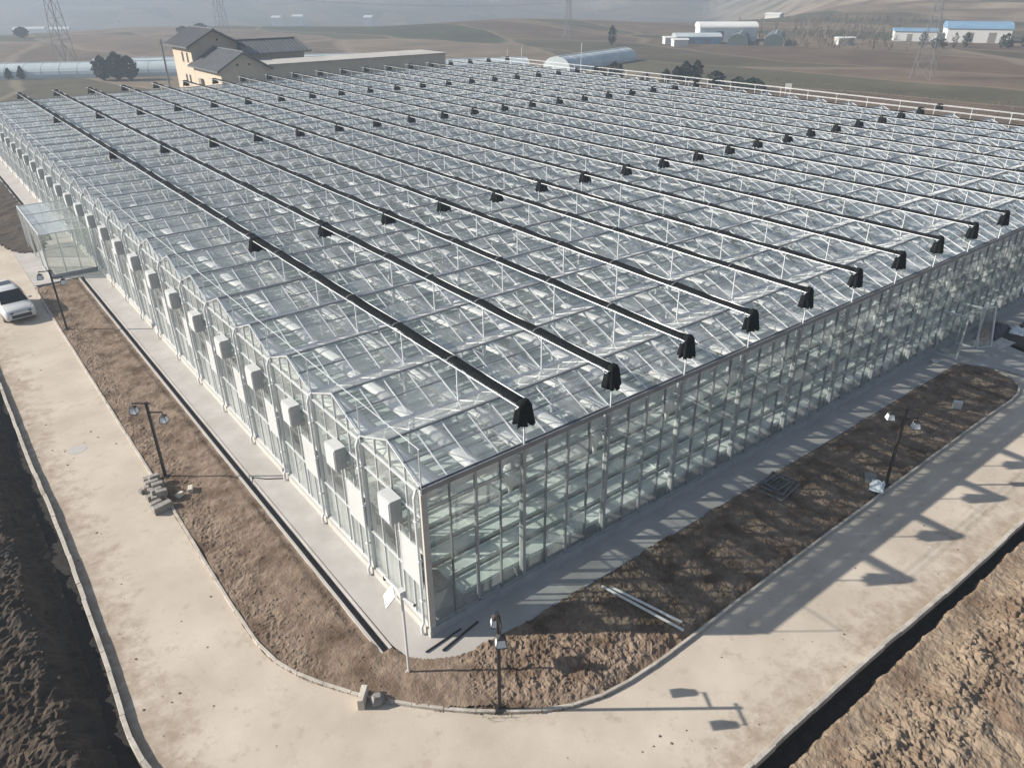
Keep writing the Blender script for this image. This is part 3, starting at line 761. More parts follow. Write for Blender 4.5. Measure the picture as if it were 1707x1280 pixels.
# ------------------------------------------------------------------ garden lamps
def lamp(loc,ang,label,h=3.85):
    L=empty('garden_lamp',loc,ang,label,'lamp','black garden lamps with two lanterns')
    m1=MB(); m1.box(-.05,-.05,-.1,.05,.05,h); m1.box(-.14,-.14,-.05,.14,.14,.06); m1.build('pole',M['iron'],L)
    m2=MB(); m2.bar((-.62,0,h-.06),(.18,0,h-.06),.04,.05); m2.build('arm',M['iron'],L)
    m3=MB(); m3.bar((-.0,0,h-.5),(.6,0,h-.5),.04,.05); m3.build('arm',M['iron'],L)
    for x,z in ((-.6,h-.09),(.58,h-.53)):
        b=MB()
        rings=[]
        for zz,r in ((-.17,.10),(-.42,.155)): rings.append([(x+r*a,r*b_,z+zz) for a,b_ in ((-1,-1),(1,-1),(1,1),(-1,1))])
        b.loft(rings,0)
        lt=b.build('lantern',M['lantern'],L)
        c=MB(); c.tube((x,0,z),(x,0,z-.08),.015,6)
        c.loft([[(x+r*a,r*b_,z+zz) for a,b_ in ((-1,-1),(1,-1),(1,1),(-1,1))] for zz,r in ((-.08,.03),(-.165,.13))])
        c.box(x-.165,-.165,z-.45,x+.165,.165,z-.425)
        for a,b_ in ((-1,-1),(1,-1),(1,1),(-1,1)): c.bar((x+.105*a,.105*b_,z-.165),(x+.158*a,.158*b_,z-.425),.018,.018)
        c.build('lantern_frame',M['iron'],lt)
    return L
lamp((-4.36,15.25,.05),rad(-38),'black two lantern garden lamp beside the stacked kerb blocks on the left bed')
lamp((-4.45,36.1,.05),rad(-20),'black two lantern garden lamp by the white van, in front of the glass porch',4.0)
lamp((-.02,-3.82,.08),rad(60),'black two lantern garden lamp at the rounded bed corner in full sun',3.9)
lamp((20.3,-5.12,.08),rad(-38),'black two lantern garden lamp in the shaded bed by the long glass wall')

# ------------------------------------------------------------------ white camera pole
W=empty('camera_pole',(-1.45,-.89,.05),0,'slim white surveillance pole with a tilted white panel at the front corner','pole')
mb=MB(); mb.tube((0,0,-.05),(0,0,3.45),.042,10); mb.tube((0,0,-.02),(0,0,.03),.12,10); mb.build('pole',M['white_plastic'],W,smooth=False)
mb=MB(); mb.tube((0,-.1,3.36),(-.02,.95,3.36),.04,8); mb.build('arm',M['white_plastic'],W)
mb=MB()
c=Vector((-.22,.35,3.12)); n=Vector((-.72,.3,.62)).normalized(); a=Vector((.35,.93,0)).normalized(); a=(a-n*a.dot(n)).normalized(); b=n.cross(a)
p=[c+a*x+b*y for x,y in ((-.3,-.24),(.3,-.24),(.3,.24),(-.3,.24))]
mb.hexa(p+[q+n*.03 for q in p]); mb.build('panel',M['white_plastic'],W)
mb=MB(); mb.box(-.1,-.1,3.2,.1,.12,3.5); mb.build('junction_box',M['white_plastic'],W)
mb=MB(); mb.tube((-.02,-.15,3.3),(.12,-.5,3.22),.05,10); k_=mb.build('camera_head',M['white_plastic'],W)
mb=MB(); mb.tube((.12,-.5,3.22),(.14,-.55,3.21),.046,10); mb.tube((-.02,1.0,3.32),(-.02,1.0,3.2),.045,8); mb.build('lens',M['dark'],k_)

# ------------------------------------------------------------------ kerb blocks and loose things
def block(x,y,z,l,w_,h,rz,label,mat='stone',group='loose kerb blocks stacked by the lamp',cat='block',name='kerb_block',seed=0):
    rnd=random.Random(seed+int(x*100)+int(y*77)); mb=MB(); j=lambda s:rnd.uniform(-s,s)
    c=.02
    def ring(zz,e): return [(-l/2+e+j(.012),-w_/2+e+j(.012),zz),(l/2-e+j(.012),-w_/2+e+j(.012),zz),(l/2-e+j(.012),w_/2-e+j(.012),zz),(-l/2+e+j(.012),w_/2-e+j(.012),zz)]
    mb.loft([ring(0,0),ring(h-c,0),ring(h,c)])
    o=mb.build(name,M[mat],None,(x,y,z),rz); return tag(o,label,cat,group)
bl='rough grey kerb block in the leaning pile beside the left bed'
spots=[(-5.02,15.35,.0,.5,.3,.28),(-5.06,15.0,0,.48,.26,.3),(-5.18,14.62,0,.5,.24,.3),(-5.1,14.28,0,.5,.26,.32),(-5.25,13.95,0,.52,.26,.26),(-5.12,13.62,0,.5,.26,.32),(-5.3,13.3,0,.5,.26,.28)]
for i,(x,y,z,l,w_,h) in enumerate(spots):
    block(x,y,z,l,w_,h,rad(R.uniform(-12,12)),bl,seed=i)
    if 1<=i<=5: block(x+.18,y-.1,h+.003,l*.9,w_*.9,.26,rad(R.uniform(-14,14)),bl,seed=i+20)
block(-5.42,14.75,0,.42,.24,.2,rad(25),'small grey kerb block lying out on the road beside the pile',seed=41)
block(-5.15,12.86,0,.78,.32,.34,rad(8),'long grey kerb block closing the near end of the pile',seed=42)
block(-4.3,13.3,.1,.34,.2,.16,rad(30),'pale broken block lying in the soil behind the kerb pile','stone_pale',seed=43)
block(-3.8,13.45,.1,.4,.2,.16,rad(70),'pale broken block farthest from the kerb pile in the soil','stone_pale',seed=44)
block(-3.12,-.95,0,.2,.62,.42,rad(-42),'pale concrete slab standing on edge where the kerb bends','stone_pale',None,'slab','concrete_slab',45)
mb=MB(); mb.lump((0,0,.16),.27,random.Random(5),0,1.2); tag(mb.build('concrete_lump',M['stone'],None,(-2.78,-1.25,0)),'rounded dark concrete lump leaning beside the pale slab at the kerb','block')
# pipes across the bed corner
for (a,b,l) in (((5.95,-2.1,.3),(6.75,-5.25,.16),'longer of two pale pipes lying across the shaded bed'),((6.15,-2.35,.33),(6.95,-5.0,.2),'shorter of two pale pipes lying across the shaded bed')):
    mb=MB(); mb.tube(a,b,.05,8); tag(mb.build('loose_pipe',M['timber']),l,'pipe')
for (a,b,l) in (((-.6,-.55,.09),(.9,-.42,.07),'dark thin rod lying on the walkway close to the corner post'),((-.12,-.84,.09),(1.55,-.52,.08),'dark thicker rod lying on the walkway farther from the corner post')):
    mb=MB(); mb.tube(a,b,.03 if 'thin ' in l else .04,6); tag(mb.build('loose_rod',M['iron']),l,'rod')
# iron grating lying in the shaded bed
gr=empty('iron_grating',(16.3,-2.35,.22),rad(8),'stack of dark iron grating frames lying in the shaded bed','grating')
for i,(ox,oy,rz,sc2) in enumerate(((0,0,0,1),(.06,.05,.09,.8),(-.03,.04,-.12,.55))):
    mb=MB(); a=.85*sc2;b=.62*sc2;z=i*.09
    for q in ((-a,-b,a,-b),(a,-b,a,b),(a,b,-a,b),(-a,b,-a,-b)): mb.bar((q[0],q[1],z),(q[2],q[3],z),.06,.06)
    for t in (-.5,0,.5): mb.bar((-a,b*t,z),(a,b*t,z),.03,.03)
    o=mb.build('frame',M['rust'],gr,(ox,oy,0),rz)
# litter at the foot of the shaded lamp
def crumple(name,c,sx,sy,sz,mat,label,cat,seed,rz=0):
    mb=MB(); n=14; rows=[]
    for i in range(n+1):
        row=[]
        for j in range(n+1):
            u=i/n*2-1;v=j/n*2-1; e=max(0,1-max(abs(u),abs(v))**3)
            row.append((u*sx+.12*sx*noise.noise(Vector((u*2,v*2,seed))),v*sy+.12*sy*noise.noise(Vector((u*2,v*2,seed+3))),e*sz*(.6+.9*abs(noise.noise(Vector((u*2.2,v*2.2,seed+7)))))))
        rows.append(row)
    base=len(mb.v)
    for r_ in rows: mb.v+=r_
    for i in range(n):
        for j in range(n):
            a=base+i*(n+1)+j; mb.f.append((a,a+n+1,a+n+2,a+1)); mb.m.append(0)
    o=mb.build(name,M[mat],None,c,rz); return tag(o,label,cat)
crumple('plastic_sheet',(19.75,-5.0,.12),.42,.3,.3,'lantern','crumpled clear plastic sheet heaped at the foot of the shaded lamp','plastic sheet',3,.4)
mb=MB(); mb.hexa([(-.3,-.25,0),(.3,-.25,.12),(.3,.25,.14),(-.3,.25,.02),(-.3,-.25,.03),(.3,-.25,.15),(.3,.25,.17),(-.3,.25,.05)]); tag(mb.build('grey_board',M['stone'],None,(20.0,-4.55,.15),.6),'small grey board propped on soil behind the shaded lamp','board')
mb=MB(); mb.hexa([(-.1,-.2,0),(.1,-.2,0),(.1,.2,0),(-.1,.2,0),(-.16,-.2,.4),(.06,-.2,.42),(.06,.2,.42),(-.16,.2,.4)]); tag(mb.build('white_bucket',M['white_plastic'],None,(29.5,-3.95,.1),.5),'small white box standing alone on the shaded bed','box')
# basin
mb=MB(); rings=[]
for z,r in ((0,.13),(.12,.22),(.14,.24),(.12,.21),(.04,.13)): rings.append([(r*math.cos(2*math.pi*k/16),r*math.sin(2*math.pi*k/16),z) for k in range(16)])
mb.loft(rings); tag(mb.build('basin',M['white_plastic'],None,(34.0,-.72,.05),smooth=True),'round white basin on the walkway by the open glass doors','basin')
# door leaves and frames by the wall
def framed(name,loc,rz,wd,ht,lean,label,cat,gl=True):
    e=empty(name,loc,rz,label,cat)
    mb=MB()
    P2=lambda x,z:(x,-lean*(1-z/ht),z)
    for a,b in (((0,0),(wd,0)),((wd,0),(wd,ht)),((wd,ht),(0,ht)),((0,ht),(0,0))): mb.bar(P2(*a),P2(*b),.08,.08)
    mb.build('frame',M['alu'],e)
    if gl:
        mb=MB(); mb.face([P2(.05,.05),P2(wd-.05,.05),P2(wd-.05,ht-.05),P2(.05,ht-.05)]); mb.build('pane',M['wall_glass'],e)
    return e
framed('door_leaf',(35.3,-.05,.1),rad(-88),1.25,2.6,.02,'open glass door leaf standing out from the long shaded wall, left of the opening','door')
framed('door_leaf',(37.6,-.25,.1),rad(-80),1.0,2.5,.02,'open glass door leaf right of the opening in the long shaded wall','door')
framed('window_frame',(38.1,-.9,.1),rad(-28),.95,2.35,.5,'tall aluminium framed glass panel leaning beside the open glass doors','panel')
crumple('dark_tarp',(40.8,-1.0,.08),1.7,.6,.75,'tarp','dark blue tarpaulin heap beside the leaning frame at the long wall','tarpaulin',9,.1)
crumple('pale_sheet',(39.7,-1.9,.06),.9,.5,.22,'plinth','pale rumpled sheet spread on the path in front of the tarpaulin','sheet',13,-.2)
crumple('plastic_sheet',(42.2,-1.9,.1),.5,.4,.35,'lantern','crumpled clear plastic sheet right of the dark tarpaulin','plastic sheet',17,.2)
# thin drain hose across the apron
mb=MB(); mb.path([(-.2,11.75,.09),(-.9,12.25,.08),(-1.33,12.75,.08),(-1.5,12.35,.02),(-1.5,12.2,-.1)],.02,5)
tag(mb.build('drain_hose',M['iron']),'thin dark hose running from a downpipe to the drain channel','hose')
# pebbles and crumbs of soil on the road
mb=MB(); rg_=random.Random(23)
for _ in range(170):
    if rg_.random()<.5: x,y=rg_.choice([rg_.uniform(-8.8,-7.4),rg_.uniform(-8.8,-5)]),rg_.uniform(-1,36)
    else: x,y=rg_.uniform(-5,30),rg_.choice([rg_.uniform(-9.7,-8.6),rg_.uniform(-9.6,-5.8)])
    if not inside(road_poly,x,y): continue
    mb.lump((x,y,.008),rg_.choice([.012,.016,.02,.02,.03,.045]),rg_)
o=mb.build('gravel',M['soil']); o['kind']='stuff'; tag(o,'small pebbles and soil crumbs scattered over the dusty road','gravel')
mb=MB(); rt=random.Random(31)
for (x0,y0,n_) in ((-.35,-3.75,26),(.1,-4.0,18),(-4.5,15.6,14),(-4.75,12.3,12),(-1.95,9.5,16),(-1.95,5.2,12),(-2.0,19.5,12),(3.2,-1.9,16),(8.6,-1.9,12)):
    for _ in range(n_):
        x=x0+rt.gauss(0,.13); y=y0+rt.gauss(0,.13); a=rt.uniform(0,6.28); l=rt.uniform(.08,.2); zb=hA(x,y) if x<-1.7 else hB(x,y)
        s_=Vector((-math.sin(a),math.cos(a),0))*.012; p=Vector((x,y,zb-.01)); q=p+Vector((l*.7*math.cos(a),l*.7*math.sin(a),l))
        mb.face([p-s_,p+s_,q])
o=mb.build('grass_tufts',M['grass']); o['kind']='stuff'; tag(o,'sparse dull green grass tufts at the edges of the soil beds','grass')
# manhole
mb=MB(); mb.tube((-7.0,20.3,-.02),(-7.0,20.3,.006),.42,24); structure(mb.build('manhole_cover',M['concrete']))

# ------------------------------------------------------------------ white van
def car():
    C=empty('minivan',(-6.66,41.7,0),rad(-84),'white minivan parked on the road at the left edge','minivan')
    # local x forward
    # section half-widths and heights along length
    def ring(x,wb,zb,zs,ws,zr,wr):
        pts=[(-wb,zb),(-wb*1.03,(zb+zs)/2),(-ws,zs),(-wr*1.02,zs+(zr-zs)*.55),(-wr*.93,zr-.03),(-wr*.6,zr+.02),(wr*.6,zr+.02),(wr*.93,zr-.03),(wr*1.02,zs+(zr-zs)*.55),(ws,zs),(wb*1.03,(zb+zs)/2),(wb,zb)]
        return [(x,y,z) for y,z in pts]
    rings=[ring(2.42,.62,.35,.62,.62,.66,.55),ring(2.36,.78,.26,.72,.78,.80,.70),ring(2.15,.88,.22,.80,.87,.90,.78),ring(1.75,.92,.22,.90,.90,.99,.80),ring(1.3,.93,.22,.97,.91,1.07,.80),
           ring(.75,.93,.22,1.0,.92,1.45,.72),ring(.35,.93,.22,1.0,.92,1.66,.70),ring(-.4,.93,.22,1.0,.92,1.75,.71),ring(-1.4,.93,.22,1.0,.92,1.74,.70),ring(-2.1,.92,.24,1.0,.9,1.66,.68),ring(-2.38,.86,.3,.95,.85,1.2,.68),ring(-2.42,.8,.4,.9,.78,1.0,.6)]
    b=MB(); b.loft(rings); b.build('body',M['paint'],C,smooth=True)
    g=MB()  # windscreen, side glass
    g.face([(1.27,-.80,1.075),(1.27,.80,1.075),(.80,.70,1.46),(.42,.62,1.68),(.42,-.62,1.68),(.80,-.70,1.46)]); 
    g.v=[(x+.03,y,z+.02) for x,y,z in g.v]
    g.build('windscreen',M['car_glass'],C)
    for s in (-1,1):
        g=MB(); g.face([(.72,s*.93,1.04),(-2.0,s*.93,1.04),(-1.95,s*.76,1.58),(.25,s*.77,1.58)][::s]); g.build('side_window',M['car_glass'],C)
        h=MB(); h.hexa([(2.2,s*.86,.70),(1.8,s*.95,.78),(1.8,s*.90,.9),(2.2,s*.78,.86),(2.36,s*.62,.68),(1.9,s*.70,.8),(1.9,s*.68,.93),(2.3,s*.60,.80)][::1]); h.build('headlight',M['lantern'],C)
        m=MB(); m.lump((.95,s*1.03,1.12),.13,random.Random(3)); m.build('mirror',M['paint'],C)
        for x in (1.45,-1.4):
            t=MB(); t.tube((x,s*.72,.33),(x,s*.945,.33),.33,20); w2=t.build('wheel',M['rubber'],C)
            t=MB(); t.tube((x,s*.946,.33),(x,s*.956,.33),.2,16); t.build('rim',M['chrome'],w2)
    g=MB(); g.hexa([(2.36,-.66,.40),(2.36,.66,.40),(2.47,.55,.40),(2.47,-.55,.40),(2.20,-.74,.80),(2.20,.74,.80),(2.38,.6,.78),(2.38,-.6,.78)]); g.build('grille',M['dark'],C)
    g=MB(); g.box(2.36,-.75,.24,2.46,.75,.30); g.build('bumper_trim',M['dark'],C)
    g=MB(); g.box(-1.5,-.5,1.765,-.6,.5,1.775); g.build('sunroof',M['car_glass'],C)
car()

# ------------------------------------------------------------------ farmhouse behind the greenhouse
Hs=empty('farmhouse',(0,0,GZ),0,'cream two storey house with dark pitched roofs behind the far end of the greenhouse','house')
zz=-GZ
def walls(x0,y0,x1,y1,h,name='wall',gable=None,mat='cream'):
    mb=MB(); mb.box(x0,y0,-.3,x1,y1,h)
    if gable:
        xm=(x0+x1)/2
        mb.face([(x0,y0,h),(x1,y0,h),(xm,y0,gable)]); mb.face([(x0,y1,h),(xm,y1,gable),(x1,y1,h)])
    return mb.build(name,M[mat],Hs)
def gable_roof(x0,y0,x1,y1,ze,zp,ov=.8,th=.22):
    mb=MB(); xm=(x0+x1)/2; k=(zp-ze)/(xm-x0); e=ze-k*ov
    for s,(xa,xb) in ((1,(x0-ov,xm)),(-1,(x1+ov,xm))):
        a=[(xa,y0-ov,e),(xa,y1+ov,e),(xb,y1+ov,zp),(xb,y0-ov,zp)]
        if s<0: a=a[::-1]
        mb.hexa([(p[0],p[1],p[2]+.02) for p in a]+[(p[0],p[1],p[2]+th) for p in a])
    # standing tile ribs
    n=int((y1-y0+2*ov)/.6)
    for i in range(n+1):
        y=y0-ov+.1+i*.6
        for xa in (x0-ov,x1+ov): mb.bar((xa,y,e+th+.03),(xm,y,zp+th+.03),.09,.06)
    mb.bar((xm,y0-ov,zp+th+.06),(xm,y1+ov,zp+th+.06),.22,.16)
    return mb.build('roof',M['tile'],Hs)
walls(30.55,103.8,37.7,115.9,8.3+zz,gable=10.35+zz); gable_roof(30.55,103.8,37.7,115.9,8.3+zz,10.35+zz,.75)
walls(30.55,116,38.0,125.6,11.0+zz,gable=12.95+zz); gable_roof(30.55,116,38.0,125.6,11.0+zz,12.95+zz,.95)
walls(37.75,103.9,70.2,110.5,8.5+zz,mat='cream')
mb=MB(); mb.box(37.9,103.6,8.5+zz,70.5,112.2,8.62+zz); mb.build('flat_roof',M['flatroof'],Hs)
walls(38.05,113.5,48.2,121,9.4+zz)
mb=MB(); ze,zp=9.35+zz,11.05+zz   # ridge along x
for a in ([(38.02,112.6,ze),(49.2,112.6,ze),(48.4,117.2,zp),(38.02,117.2,zp)],[(49.2,121.8,ze),(38.02,121.8,ze),(38.02,117.2,zp),(48.4,117.2,zp)]): mb.hexa([(p[0],p[1],p[2]) for p in a]+[(p[0],p[1],p[2]+.2) for p in a])
for i in range(17):
    x=38.2+i*.63; mb.bar((x,112.6,ze+.23),(min(x,48.3),117.2,zp+.23),.09,.06)
mb.bar((38.02,117.2,zp+.27),(48.5,117.2,zp+.27),.22,.18); mb.bar((49.2,112.6,ze+.25),(48.4,117.2,zp+.27),.2,.16)
mb.build('roof',M['tile'],Hs)
def win(y,z,w_,h): 
    mb=MB(); mb.box(30.52,y-w_/2,z,30.6,y+w_/2,z+h); o=mb.build('window',M['dark'],Hs)
    fr=MB(); 
    for q in (y-w_/2-.05,y+w_/2+.05): fr.box(30.49,q-.05,z-.1,30.545,q+.05,z+h+.1)
    fr.build('frame',M['tile'],o)
for y in (120.6,118.2): win(y,8.4+zz,.5,1.3); 
for y in (120.4,118.6): win(y,5.2+zz,.5,1.2)
mb=MB(); mb.box(30.1,112.2,5.6+zz,30.54,113.4,6.4+zz); mb.build('air_conditioner',M['stone'],Hs)
for x in (33.2,35.0):
    mb=MB(); mb.tube((x,103.75,8.8+zz),(x,103.82,8.8+zz),.16,10); mb.build('vent_hole',M['dark'],Hs)
mb=MB(); mb.tube((34.9,115.94,11.6+zz),(34.9,116.02,11.6+zz),.16,10); mb.build('vent_hole',M['dark'],Hs)

# ------------------------------------------------------------------ background
def tz(x,y): return terrain(x,y)
def tunnel(p,q,w_,h,mat,label,endmat=None):
    p=Vector((*p,0));q=Vector((*q,0)); d=(q-p); L_=d.length; ang=math.atan2(d.y,d.x)
    c=(p+q)/2
    e=empty('polytunnel',(p.x,p.y,tz(c.x,c.y)-.1),ang,label,'polytunnel')
    rows=[]; n=14
    for i in range(int(L_/4)+1):
        x=L_*i/int(L_/4); rows.append([(x,w_/2*math.cos(math.pi*k/n),h*math.sin(math.pi*k/n)**.8+.01*math.sin(i*3+k)) for k in range(n+1)])
    mb=MB(); mb.loft(rows,cap=True,close=True); mb.build('cover',M[mat],e)
    mb=MB()
    for i in range(0,int(L_/4)+1):
        x=L_*i/int(L_/4)
        for k in range(n): mb.bar((x,w_/2*1.004*math.cos(math.pi*k/n),1.004*h*math.sin(math.pi*k/n)**.8),(x,w_/2*1.004*math.cos(math.pi*(k+1)/n),1.004*h*math.sin(math.pi*(k+1)/n)**.8),.05,.05)
    mb.bar((0,-w_*.03,h+.1),(L_,-w_*.03,h+.1),.35,.12)
    mb.build('hoop',M['alu'],e)
    mb=MB(); mb.bar((0,-.9,1),(L_,-.9,1),.01,.01) ; 
    return e
tunnel((-40,242),(62,186),9,3.3,'film','long pale polytunnel behind the dark trees at the left edge')
tunnel((34,206),(92,176),9,3.6,'film','pale polytunnel half hidden behind the house, second row at left')
tunnel((78,158),(117,139),9,3.6,'film','pale polytunnel past the right end of the long flat roofed building')
tunnel((126,138),(160,147.5),8,3.3,'film','pale polytunnel with an open end, in the field behind the roof centre')
tunnel((232,163),(252,176),7,3.6,'film_dark','dark arched tunnel left of its twin beside the white hall')
tunnel((239,153),(259,166),7,3.8,'film_dark','dark arched tunnel right of its twin beside the white hall')
def hall(loc,rz,L_,w_,h,rise,wall,roof,label,cat='shed',barrel=True,door=True):
    e=empty('farm_shed',(loc[0],loc[1],tz(*loc)-.2),rz,label,cat)
    mb=MB(); mb.box(-L_/2,-w_/2,0,L_/2,w_/2,h); mb.build('wall',M[wall],e)
    rows=[]; n=10
    for x in (-L_/2-.3,L_/2+.3):
        rows.append([(x,(w_/2+.3)*math.cos(math.pi*k/n),h+.02+rise*(math.sin(math.pi*k/n) if barrel else 1-abs(1-2*k/n))) for k in range(n+1)])
    mb=MB(); mb.loft(rows,cap=True); mb.build('roof',M[roof],e)
    if door:
        for x in (-L_*.2,L_*.15):
            mb=MB(); mb.box(x,-w_/2-.05,.1,x+L_*.12,-w_/2+.05,h*.75); mb.build('door',M['stone'],e)
    return e
hall((247,180),rad(-40),21,10,4.8,1.8,'white_wall','white_wall','large white hall with rounded roof left of the dark tunnels','hall')
hall((228,178),rad(-40),16,8,2.4,1.2,'blue','film','low blue walled shed in front of the white hall')
hall((303,114),rad(-58),20,12,4.6,2.2,'white_wall','blue','big white shed with a blue arched roof on the right','shed')
hall((293,131),rad(-58),14,9,3.4,.9,'white_wall','blue','smaller white shed with pale blue roof left of the big blue roofed shed')
for i,(x,y,l,lab) in enumerate(((212,172,5,'small white hut left of the white hall, nearer one'),(218,182,4,'small white hut left of the white hall, farther one'),(262,140,6,'small white hut in the field between the two shed groups'))):
    hall((x,y),rad(-30),l,3,2.2,.5,'white_wall','white_wall',lab,'hut',False,False)
# village in the hazy valley
vr=random.Random(4)
for i,(dth,r,l,lab) in enumerate(((30.0,900,26,'long white building far in the haze behind the left pylon'),(28.4,880,16,'white building far in the haze right of the left pylon'),(15.6,930,9,'tiny white building in the haze above the rear house roof'),(14.2,940,11,'tiny white building in the haze right of the other above the house'),(9.6,900,9,'faint white building in the haze over the middle mound'))):
    t=rad(52+dth); hall((cx+r*math.cos(t),cy+r*math.sin(t)),t+1.4,l,14,9,2,'white_wall','white_wall',lab,'building',False,False)
# terrace houses on the right hill
for i,(dth,r,lab) in enumerate(((-17.5,520,'tiny white house lowest on the right hillside'),(-23.2,640,'tiny white house halfway up the right hillside'),(-25.5,560,'tiny white house on the hillside above the bare trees'),(-32.5,700,'tiny white house high at the right edge of the hillside'))):
    t=rad(52+dth); hall((cx+r*math.cos(t),cy+r*math.sin(t)),t+1.2,9,6,3,1,'white_wall','tile' if i%2 else 'white_wall',lab,'house',False,False)

# trees
def foliage(mb,c,rx,rz_,n,rnd,size,shape):
    for _ in range(n):
        t=rnd.random(); z=t*rz_
        if shape=='cone': rr=rx*(1-t)**.7*(.35+.65*min(1,t*6))
        elif shape=='column': rr=rx*(min(1,t*5)*min(1,(1-t)*3.2+.12))
        else: rr=rx*math.sqrt(max(0,1-(2*t-1)**2))
        a=rnd.uniform(0,2*math.pi); q=rr*math.sqrt(rnd.uniform(.25,1))*(1+.25*math.sin(3*a+c[0])+.15*math.sin(7*t*3+a))
        p=Vector((c[0]+q*math.cos(a),c[1]+q*math.sin(a),c[2]+z))
        d1=Vector((rnd.uniform(-1,1),rnd.uniform(-1,1),rnd.uniform(-.4,1))).normalized(); d2=d1.cross(Vector((rnd.uniform(-1,1),rnd.uniform(-1,1),rnd.uniform(-1,1)))).normalized()
        s=size*rnd.uniform(.6,1.4)
        mb.face([p-d1*s,p+d2*s*.6,p+d1*s,p-d2*s*.6])
def tree(name,x,y,h,r,shape,label,mat='leaf',n=420,seed=0,group=None):
    rnd=random.Random(seed*13+5); z=tz(x,y)
    e=empty(name,(x,y,z),rnd.uniform(0,6),label,'tree',group)
    mb=MB(); mb.tube((0,0,-.3),(0.02,0,h*.5),.14*r+.05,7,0,.06*r+.02)
    for k in range(4):
        a=k*1.7; mb.tube((0,0,h*(.2+.08*k)),(r*.55*math.cos(a),r*.55*math.sin(a),h*(.42+.1*k)),.05*r+.015,5,0,.02)
    mb.build('trunk',M['bark'],e)
    mb=MB(); foliage(mb,(0,0,h*.06 if shape!='ball' else h*.15),r,h*.94 if shape!='ball' else h*.85,n,rnd,r*.24,shape); mb.build('crown',M[mat],e)
    return e
T=[('cypress_tree',32,190,5.0,1.9,'column','dark dense tree, left of the clump before the left polytunnel'),
('cypress_tree',34.8,188,5.8,2.1,'column','dark dense tree, tallest of the clump before the left polytunnel'),
('cypress_tree',37.2,187,5.0,1.8,'column','dark dense tree, right of the clump before the left polytunnel'),
('small_conifer',15.2,207,2.4,1.0,'cone','small dark conifer at the far left, nearer the frame edge'),
('small_conifer',17.6,205.5,2.8,1.0,'cone','small dark conifer at the far left, right of its twin'),
('cypress_tree',124.6,100.5,3.2,.9,'column','dark cypress at the left end of the row behind the right roof edge'),
('cypress_tree',126.6,99.3,3.7,1.0,'column','dark cypress second from left in the row behind the right roof edge'),
('cypress_tree',128.6,98.6,4.6,1.3,'column','dark cypress third from left, tall, in the row behind the right roof edge'),
('cypress_tree',130.7,97.2,4.7,1.3,'column','dark cypress at the right end of the row behind the right roof edge'),
('round_shrub',130.2,91.6,3.0,1.6,'column','rounded dark shrub standing alone right of the cypress row'),
('round_shrub',130.0,85.6,2.4,1.3,'column','dark bushy shrub farther right behind the roof rail, left one'),
('round_shrub',131.6,83.2,2.2,1.7,'ball','wide dark bush farther right behind the roof rail'),
('small_conifer',129.5,79.2,1.8,.8,'cone','small dark conifer rightmost behind the roof rail'),
('round_shrub',121.5,117.5,2.6,1.4,'column','brown rounded shrub left of the thin white mast'),
('round_shrub',123.2,114.6,3.6,1.9,'column','larger brown rounded shrub right of the thin white mast'),
('small_conifer',127,108.6,1.8,1.0,'cone','low brown shrub between the brown shrubs and the cypress row'),
('cypress_tree',196,189,6.2,1.3,'column','tall dark cypress beyond the open ended polytunnel'),
('field_tree',42,372,3.8,2.5,'ball','dark rounded tree on the distant field left of the pylon'),
('field_tree',110,360,3.6,2.6,'ball','faint tree on the distant field between pylon and house'),
('field_tree',100,352,3,2.4,'ball','faint low tree on the distant field just left of the house')]
for i,(nm,x,y,h,r,s_,lab) in enumerate(T):
    tree(nm,x,y,h,r,s_,lab,'leaf_brown' if 'brown' in lab else 'leaf',650 if s_!='ball' else 480,i)
rr=random.Random(11)
rowlab='dark conifer in the distant row below the blue roofed sheds'
for i in range(13):
    x=262+i*3.4+rr.uniform(-1,1); y=112-i*2.6+rr.uniform(-4,4); tree('row_conifer',x,y,rr.uniform(2.5,5.5),rr.uniform(.9,1.7),'column',rowlab,'leaf',200,40+i,'conifers below the blue roofed sheds')
# bare trees of the hillside village, one airy mass
def scrub(name,pts,n,h,rnd,mat,label,cat,w_=.05):
    mb=MB()
    for _ in range(n):
        x,y=pts(rnd); z=tz(x,y)
        hh=h*rnd.uniform(.4,1.2)
        for k in range(9):
            a=rnd.uniform(0,6.28); l=hh*rnd.uniform(.1,.6); zb=hh*rnd.uniform(.0,.45); f_=zb/hh*.3
            p=Vector((x+f_*l*math.cos(a),y+f_*l*math.sin(a),z+zb)); q=Vector((x+l*math.cos(a),y+l*math.sin(a),z+hh*rnd.uniform(.5,1))); s=Vector((-math.sin(a),math.cos(a),0))*w_
            mb.face([p-s,p+s,q+s*.3,q-s*.3])
    o=mb.build(name,M[mat]); o['kind']='stuff'; return tag(o,label,cat)
scrub('bare_trees',lambda r:(lambda t,d:(cx+d*math.cos(t),cy+d*math.sin(t)))(rad(52+r.gauss(-21,2.6)),r.uniform(285,430)),330,4.2,rr,'twig','bare grey winter trees scattered across the plain below the right hillside','trees',.09)
scrub('dry_weeds',lambda r:(r.uniform(86,150),r.uniform(5,95)),900,.8,rr,'twig','dry brown weeds covering the ground beyond the right roof edge','weeds',.025)

